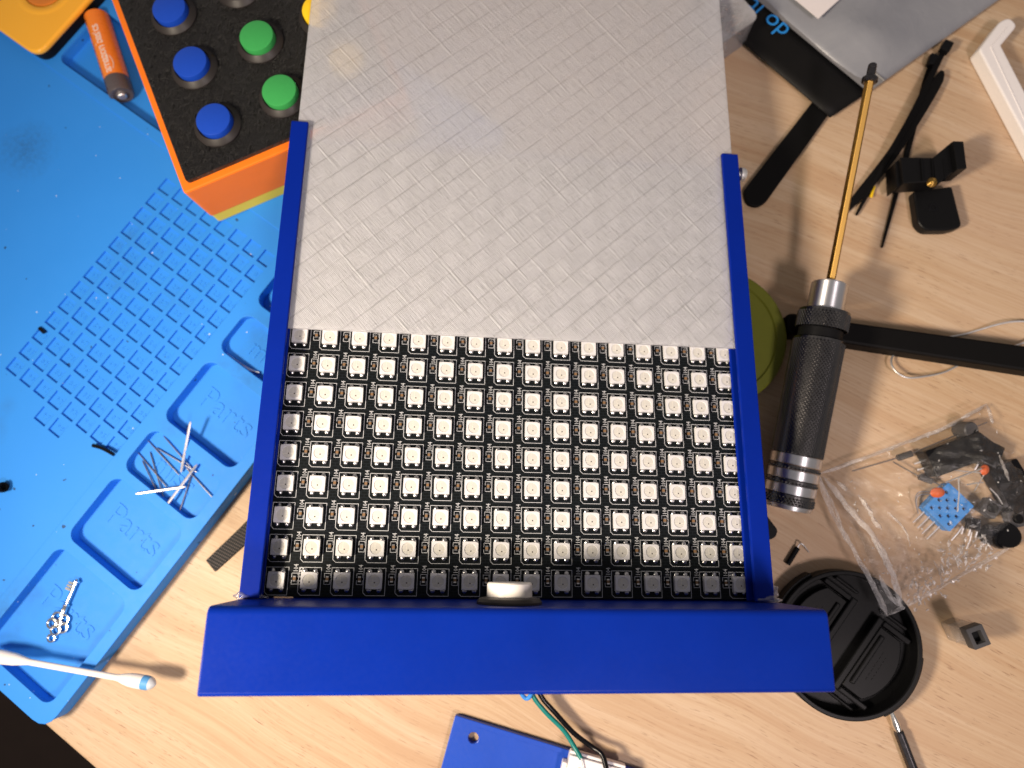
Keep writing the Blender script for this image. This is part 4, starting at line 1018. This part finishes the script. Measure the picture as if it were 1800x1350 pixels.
b = MB(); b.box(-hx + 1.4, hx - 1.4, -hy + 1.1, hy - 1.1, 11.9, 13.2); b.obj('socket_floor', M['black'], kc)

# ================================================================== SMALL BLACK BITS by the right rail
dq = at(1393, 977, 1.4)
dr = empty('diode_stub', 'tiny black component with a bent lead right of the case', 'component', (dq.x, dq.y, 0))
def dl(x, y, z): p = at(x, y, z); return (p.x - dq.x, p.y - dq.y, z)
b = MB(); b.tube([dl(1384, 992, 1.1), dl(1402, 963, 1.1)], 1.05, 10); b.obj('body', M['black_gloss'], dr, 40)
b = MB(); b.tube(smoothpath([dl(1401, 964, 1.3), dl(1406, 956, 2.2), dl(1412, 958, 2.4), dl(1422, 971, .4)], 4), .27, 6); b.obj('lead', M['steel'], dr, 40)
slab('black_block', ((1310, 895), (1346, 903), (1368, 932), (1364, 944), (1352, 950), (1310, 935)), .1, 6.5, 'black', 'corner of a black plastic block showing past the right rail', 'block', 1, .4)

# ================================================================== BAG OF COMPONENTS
bagq = at(1640, 900, 0)
corner = {'tp': at(1735, 709, 1.5), 'lf': at(1438, 834, 1.5), 'bt': at(1557, 1083, 10.5), 'rt': at(1858, 905, 1.5)}
bg_ = empty('component_bag', 'clear crinkled plastic bag holding loose electronic parts', 'plastic bag', (bagq.x, bagq.y, 0))
def bagpt(s_, t_):      # s along lf->tp, t along lf->bt
    a = lerp(corner['lf'], corner['tp'], s_); c2 = lerp(corner['bt'], corner['rt'], s_); return lerp(a, c2, t_)
rn = random.Random(11); phs = [rn.uniform(0, 6.28) for _ in range(20)]
def crinkle(s_, t_):
    h = 0
    for k, (fx, fy, am) in enumerate(((9, 4, .8), (-5, 11, .7), (17, 9, .5), (23, -14, .42), (-31, 27, .30), (44, 21, .2), (13, -41, .22), (60, -33, .13))):
        q = math.sin(fx * s_ + fy * t_ + phs[k] + 1.3 * math.sin(3 * t_ + phs[k + 8])); h += am * (1 - 2 * abs(q) ** .8)
    return h
b = MB(); NS, NT_ = 70, 70; vs = []
for i in range(NS + 1):
    for j in range(NT_ + 1):
        s_, t_ = i / NS, j / NT_; p = bagpt(s_, t_)
        env = min(1, s_ * 5, (1 - s_) * 7) * min(1, t_ * 6, (1 - t_) * 6)
        part = math.exp(-(((s_ - .72) / .3) ** 2 + ((t_ - .42) / .42) ** 2))
        z = p.z + env * (2.6 + 11.0 * part) + crinkle(s_, t_) * (.25 + .75 * min(1, env + .25))
        pu = -4.5 * math.sin(math.pi * t_) * (1 - s_) ** 3         # mouth pulled in
        vs.append((p.x - bagq.x - pu * .9, p.y - bagq.y + pu * -.2, max(z, .6)))
fs = [(i * (NT_ + 1) + j, (i + 1) * (NT_ + 1) + j, (i + 1) * (NT_ + 1) + j + 1, i * (NT_ + 1) + j + 1) for i in range(NS) for j in range(NT_)]
b.add(vs, fs); b.obj('film', M['bag'], bg_, 180, recalc=True)
# folded mouth: second layer near the opening
b = MB(); vs = []; n1, n2 = 14, 50
for i in range(n1 + 1):
    for j in range(n2 + 1):
        s_ = .22 * i / n1; t_ = j / n2; p = bagpt(s_ - .02, t_)
        z = p.z + 1.0 + 1.5 * abs(math.sin(9 * s_ + 14 * t_)) * math.sin(math.pi * t_) + .5 * crinkle(s_ * 1.7, t_ * 1.2)
        vs.append((p.x - bagq.x + 3.0 * math.sin(math.pi * t_), p.y - bagq.y, max(z, .5)))
fs = [(i * (n2 + 1) + j, (i + 1) * (n2 + 1) + j, (i + 1) * (n2 + 1) + j + 1, i * (n2 + 1) + j + 1) for i in range(n1) for j in range(n2)]
b.add(vs, fs); b.obj('mouth_fold', M['bag'], bg_, 180, recalc=True)
rc = random.Random(5)
def crease(pts, wd, hgt, jit=.35, n=6):
    P_ = smoothpath([at(x, y, z) - bagq for x, y, z in pts], n); vs = []; m = len(P_)
    for i, p in enumerate(P_):
        t_ = P_[min(i + 1, m - 1)] - P_[max(i - 1, 0)]; nn_ = Vector((-t_.y, t_.x, 0)).normalized(); e_ = min(1.0, i / 3, (m - 1 - i) / 3) * .85 + .15
        j_ = Vector((rc.uniform(-jit, jit), rc.uniform(-jit, jit), rc.uniform(-.3, .3)))
        vs += [p - nn_ * wd * e_ * rc.uniform(.6, 1.1) + Vector((0, 0, rc.uniform(-.2, .2))), p + j_ + Vector((0, 0, hgt * e_ * rc.uniform(.5, 1.2))), p + nn_ * wd * e_ * rc.uniform(.6, 1.1) + Vector((0, 0, rc.uniform(-.2, .2)))]
    b = MB(); b.add(vs, [(3 * i + k, 3 * i + 3 + k, 3 * i + 4 + k, 3 * i + 1 + k) for i in range(m - 1) for k in (0, 1)]); b.obj('crease', M['crease'], bg_, 75, recalc=True)
for pts, wd, h in ((((1439, 834, 4), (1462, 900, 6), (1500, 965, 8), (1540, 1040, 10), (1560, 1083, 10.5)), 1.1, .8), (((1447, 838, 4), (1490, 890, 7), (1540, 950, 9), (1570, 1012, 10.5), (1584, 1070, 10.5)), 1.3, .9),
                   (((1452, 862, 5), (1472, 905, 7), (1486, 950, 8)), .7, .6), (((1509, 870, 8), (1526, 893, 9), (1537, 915, 9), (1551, 931, 9)), .9, 1.3), (((1530, 938, 9), (1550, 975, 9.5), (1562, 1003, 9.5)), .8, 1.0),
                   (((1438, 833, 3), (1500, 812, 4), (1580, 782, 4.5), (1660, 752, 5), (1734, 710, 2)), .8, .7), (((1735, 711, 2), (1741, 730, 4), (1745, 745, 5)), .8, .9), (((1756, 800, 8), (1765, 822, 9), (1774, 846, 9)), .6, 1.0),
                   (((1560, 1082, 10), (1610, 1056, 7), (1700, 1005, 5), (1800, 948, 5)), .8, .6), (((1545, 1010, 10), (1566, 1050, 10.5), (1590, 1068, 9)), 1.0, .8), (((1640, 985, 8), (1652, 1005, 8), (1655, 1030, 7)), .5, 1.0),
                   (((1690, 735, 6), (1710, 725, 6), (1728, 716, 5)), .7, .8), (((1560, 900, 9), (1590, 930, 9), (1600, 960, 9)), .5, .4), (((1470, 845, 5), (1483, 856, 6), (1489, 862, 6)), .9, .8)): crease(pts, wd, h)
# the crumpled strip along the bottom seam: small folded facets, white haze painting their glints
b = MB()
for k in range(150):
    f = rc.random(); g_ = rc.gauss(0, .33)
    x = lerp(1592, 1738, f) + g_ * 30; y = lerp(1060, 952, f) + g_ * 40; p = at(x, y, 7.0 + rc.uniform(-.8, 1.2)) - bagq
    an = rc.gauss(1.1, .7); ln = rc.uniform(.5, 1.9); wd = rc.uniform(.25, .7); d_ = Vector((math.cos(an), math.sin(an), 0)) * ln; n_ = Vector((-math.sin(an), math.cos(an), 0)) * wd
    h_ = rc.uniform(.15, .6); up = Vector((0, 0, h_))
    b.add([p - d_, p + n_ + Vector((0, 0, rc.uniform(-.3, .3))), p + d_, p - n_ + Vector((0, 0, rc.uniform(-.3, .3))), p + up + d_ * rc.uniform(-.4, .4)], [(0, 4, 1), (1, 4, 2), (2, 4, 3), (3, 4, 0)])
tag(b.obj('crinkles', M['seam'], bg_), kind='stuff')
b = MB()
for k in range(60):          # scattered dimples, white haze standing in for glints, over the rest of the bag
    s_, t_ = rc.uniform(.02, .95), rc.uniform(.03, .9); p = bagpt(s_, t_) - bagq
    env = min(1, s_ * 5, (1 - s_) * 7) * min(1, t_ * 6, (1 - t_) * 6); part = math.exp(-(((s_ - .72) / .3) ** 2 + ((t_ - .42) / .42) ** 2)); p.z = bagpt(s_, t_).z + env * (2.6 + 11.0 * part) + .5
    an = rc.uniform(0, 3.1); d_ = Vector((math.cos(an), math.sin(an), 0)) * rc.uniform(.3, .9); n_ = Vector((-math.sin(an), math.cos(an), 0)) * rc.uniform(.2, .45)
    b.add([p - d_, p + n_, p + d_, p - n_, p + Vector((0, 0, rc.uniform(.15, .4)))], [(0, 4, 1), (1, 4, 2), (2, 4, 3), (3, 4, 0)])
tag(b.obj('dimples', M['seam'], bg_), kind='stuff')
# --- contents, each a thing
sq = at(1664, 893, 4.5)
se = empty('humidity_sensor', 'light blue perforated sensor with four pins inside the clear bag', 'sensor', (sq.x, sq.y, .3), math.radians(43))
holes = []
for i in range(-2, 3):
    for j in range(-2, 3):
        if (i + j) % 2 == 0: holes.append(rrect(i * 2.1 - .62, i * 2.1 + .62, j * 2.1 - .62, j * 2.1 + .62, .1, 1))
for i in (-1.5, .5): pass
me = plate_mesh('grille', [rrect(-6.3, 7.6, -6.2, 6.2, .5, 2)] + holes, 3.6, 5.2, M['dht'], .12); link('grille', me, se)
b = MB(); b.box(-6.2, 7.5, -6.1, 6.1, 0.0, 3.0); b.obj('case', M['dht'], se, None, .4)
b = MB(); b.box(-6.1, 7.4, -6.0, 6.0, 3.0, 3.58); b.obj('vent_floor', M['black'], se)
for k in range(4):
    b = MB(); y = -3.8 + 2.54 * k; b.tube([(-6, y, 1.6), (-13.2 + .3 * k, y, 1.2)], .28, 6); b.obj('pin', M['steel'], se, 40)
def diode(p, q, l0, l1, lab):
    P_, Q_ = at(p[0], p[1], 3.0), at(q[0], q[1], 3.0); c_ = (P_ + Q_) / 2
    r_ = empty('diode', lab, 'diode', c_, 0, 'diodes in the bag')
    b = MB(); b.tube([P_ - c_, Q_ - c_], 1.25, 12); b.obj('body', M['grey'], r_, 40)
    for e_ in ((P_, l0), (Q_, l1)):
        b = MB(); b.tube([e_[0] - c_, at(e_[1][0], e_[1][1], 3.6) - c_], .24, 6); b.obj('lead', M['dull'], r_, 40)
diode((1578, 805), (1602, 797), (1498, 828), (1735, 742), 'grey diode with very long leads near the top edge of the bag')
diode((1616, 838), (1638, 846), (1570, 812), (1665, 858), 'short grey diode just above the orange capacitor in the bag')
cq2 = at(1647, 866, 5)
oc = empty('ceramic_capacitor', 'orange disc capacitor lying against the blue sensor in the bag', 'capacitor', (cq2.x, cq2.y, 5.4), .15)
b = MB(); b.T = Matrix.Diagonal((1.45, 1, 1, 1)); b.lathe([(0, -1.1), (1.4, -.9), (1.95, 0), (1.4, .9), (0, 1.1)], 20); b.obj('disc', M['capacitor'], oc, 60)
for k in range(2):
    b = MB(); b.tube(smoothpath([(-2, -.4 + .9 * k, 0), (-6, .2 + k, -1), (-7.4, -2 + k, -2.4), (-7.2, -7 + 2 * k, -3.6)], 4), .24, 6); b.obj('lead', M['dull'], oc, 40)
cq3 = at(1729, 826, 6)
oc2 = empty('ceramic_capacitor', 'small orange capacitor half hidden under black parts high in the bag', 'capacitor', (cq3.x, cq3.y, 6.5), 1.2)
b = MB(); b.T = Matrix.Diagonal((1.3, .9, 1, 1)); b.lathe([(0, -1.1), (1.3, -.9), (1.7, 0), (1.3, .9), (0, 1.1)], 20); b.obj('disc', M['capacitor'], oc2, 60)
b = MB(); b.tube([(-1.5, .6, 0), (-4, 10, -.5)], .22, 6); b.tube([(-1.5, -.4, 0), (-9, 1.5, 0)], .22, 6); b.obj('lead', M['steel'], oc2, 40)
def blockish(px_, rot, dims, lab, z=0.4, pins=0, name='potentiometer', knob=None, mat='black_gloss'):
    p = at(px_[0], px_[1], z + dims[2] / 2); r_ = empty(name, lab, name.replace('_', ' '), (p.x, p.y, z), math.radians(rot))
    b = MB(); b.prism(rrect(-dims[0] / 2, dims[0] / 2, -dims[1] / 2, dims[1] / 2, .6, 2), 0, dims[2]); b.obj('housing', M[mat], r_, None, .35)
    if knob:
        b = MB(); b.T = Matrix.Translation((0, 0, dims[2])); b.lathe([(0, 0), (knob, 0), (knob, 1.2), (knob - .4, 1.5), (0, 1.5)], 18); b.obj('knob', M['black'], r_, 35)
    for k in range(pins):
        y = (k - (pins - 1) / 2) * 2.6; b = MB(); b.tube([(-dims[0] / 2, y, 1), (-dims[0] / 2 - 2.4, y, .4)], .36, 6); b.obj('pin', M['steel'], r_, 40)
    return r_
blockish((1672, 800), 20, (21, 10.5, 7.5), 'large black slide potentiometer lying at the upper middle of the bag', .4, 2)
blockish((1712, 784), -40, (10, 9, 6.5), 'black square component leaning on the large slider in the bag', 1.0, 0, 'relay')
blockish((1738, 800), 62, (9, 6, 6), 'small black connector at the right of the large slider in the bag', .6, 2, 'connector')
blockish((1776, 855), 25, (12, 18, 6.5), 'tall black socket strip along the right side of the bag', .4, 0, 'socket')
blockish((1738, 893), -38, (6.2, 6.2, 3.6), 'little square tactile switch with round black knob in the bag', 3.0, 0, 'tactile_switch', 1.75, 'grey')
blockish((1782, 912), 12, (6.2, 6.2, 3.6), 'grey topped tactile switch at the far right corner of the bag', 3.2, 0, 'tactile_switch', 1.75, 'grey')
blockish((1710, 921), 75, (4.5, 3.6, 4.2), 'tiny black transistor below the blue sensor in the bag', .5, 3, 'transistor')
blockish((1792, 888), 48, (9, 8, 6), 'black plug behind the rightmost tactile switch in the bag', .5, 2, 'plug')
def roundcap(px_, lab, z, r, h, mat='black_gloss', tilt=0.0, name='capacitor_can'):
    p = at(px_[0], px_[1], z + h / 2); r_ = empty(name, lab, 'capacitor', (p.x, p.y, z)); r_.rotation_euler = (tilt, tilt * .6, .4)
    b = MB(); b.lathe([(0, 0), (r - .3, 0), (r, .4), (r, h - .5), (r - .4, h), (r - .9, h - .1), (0, h - .12)], 26); b.obj('can', M[mat], r_, 35)
    b = MB(); b.tube([(.6, .4, 0), (1.6, 2.5, -.1)], .24, 6); b.tube([(-.6, .4, 0), (-2.2, 3, -.1)], .24, 6); b.obj('lead', M['steel'], r_, 40)
roundcap((1693, 753), 'dull grey round capacitor standing at the top of the bag', 1.0, 3.1, 7, 'grey', .2)
roundcap((1744, 938), 'glossy black round button part lowest in the bag', .8, 4.0, 7, 'black_gloss', .35, 'round_component')
roundcap((1768, 945), 'wide black buzzer at the lower right corner of the bag', .6, 4.6, 8, 'black_gloss', -.2, 'buzzer')
for i, (p, q, za, zb, lab) in enumerate((((1685, 840), (1683, 900), 9, 9.5, 'bare lead crossing over the top of the blue sensor'), ((1662, 848), (1725, 824), 10, 9, 'bright bare lead above the orange capacitor pointing right'),
                                ((1740, 858), (1762, 886), 9, 8, 'bare lead between the switch and the socket strip'), ((1700, 852), (1728, 848), 9, 8, 'short crooked lead beside the black socket'),
                                ((1708, 935), (1698, 965), 3, 1, 'dark lead pointing down from the tiny transistor'), ((1692, 925), (1672, 950), 2, 1, 'dark lead beside the lower corner of the sensor'))):
    A_ = at(p[0], p[1], za); B_ = at(q[0], q[1], zb); c_ = (A_ + B_) / 2
    b = MB(); b.tube([A_ - c_, (A_ + B_) / 2 - c_ + Vector((.3, .2, .2)), B_ - c_], .26, 6); o = b.obj('wire_lead', M['steel'], None, 40); o.location = c_ * S; tag(o, lab, 'wire lead', 'bare leads loose in the bag')
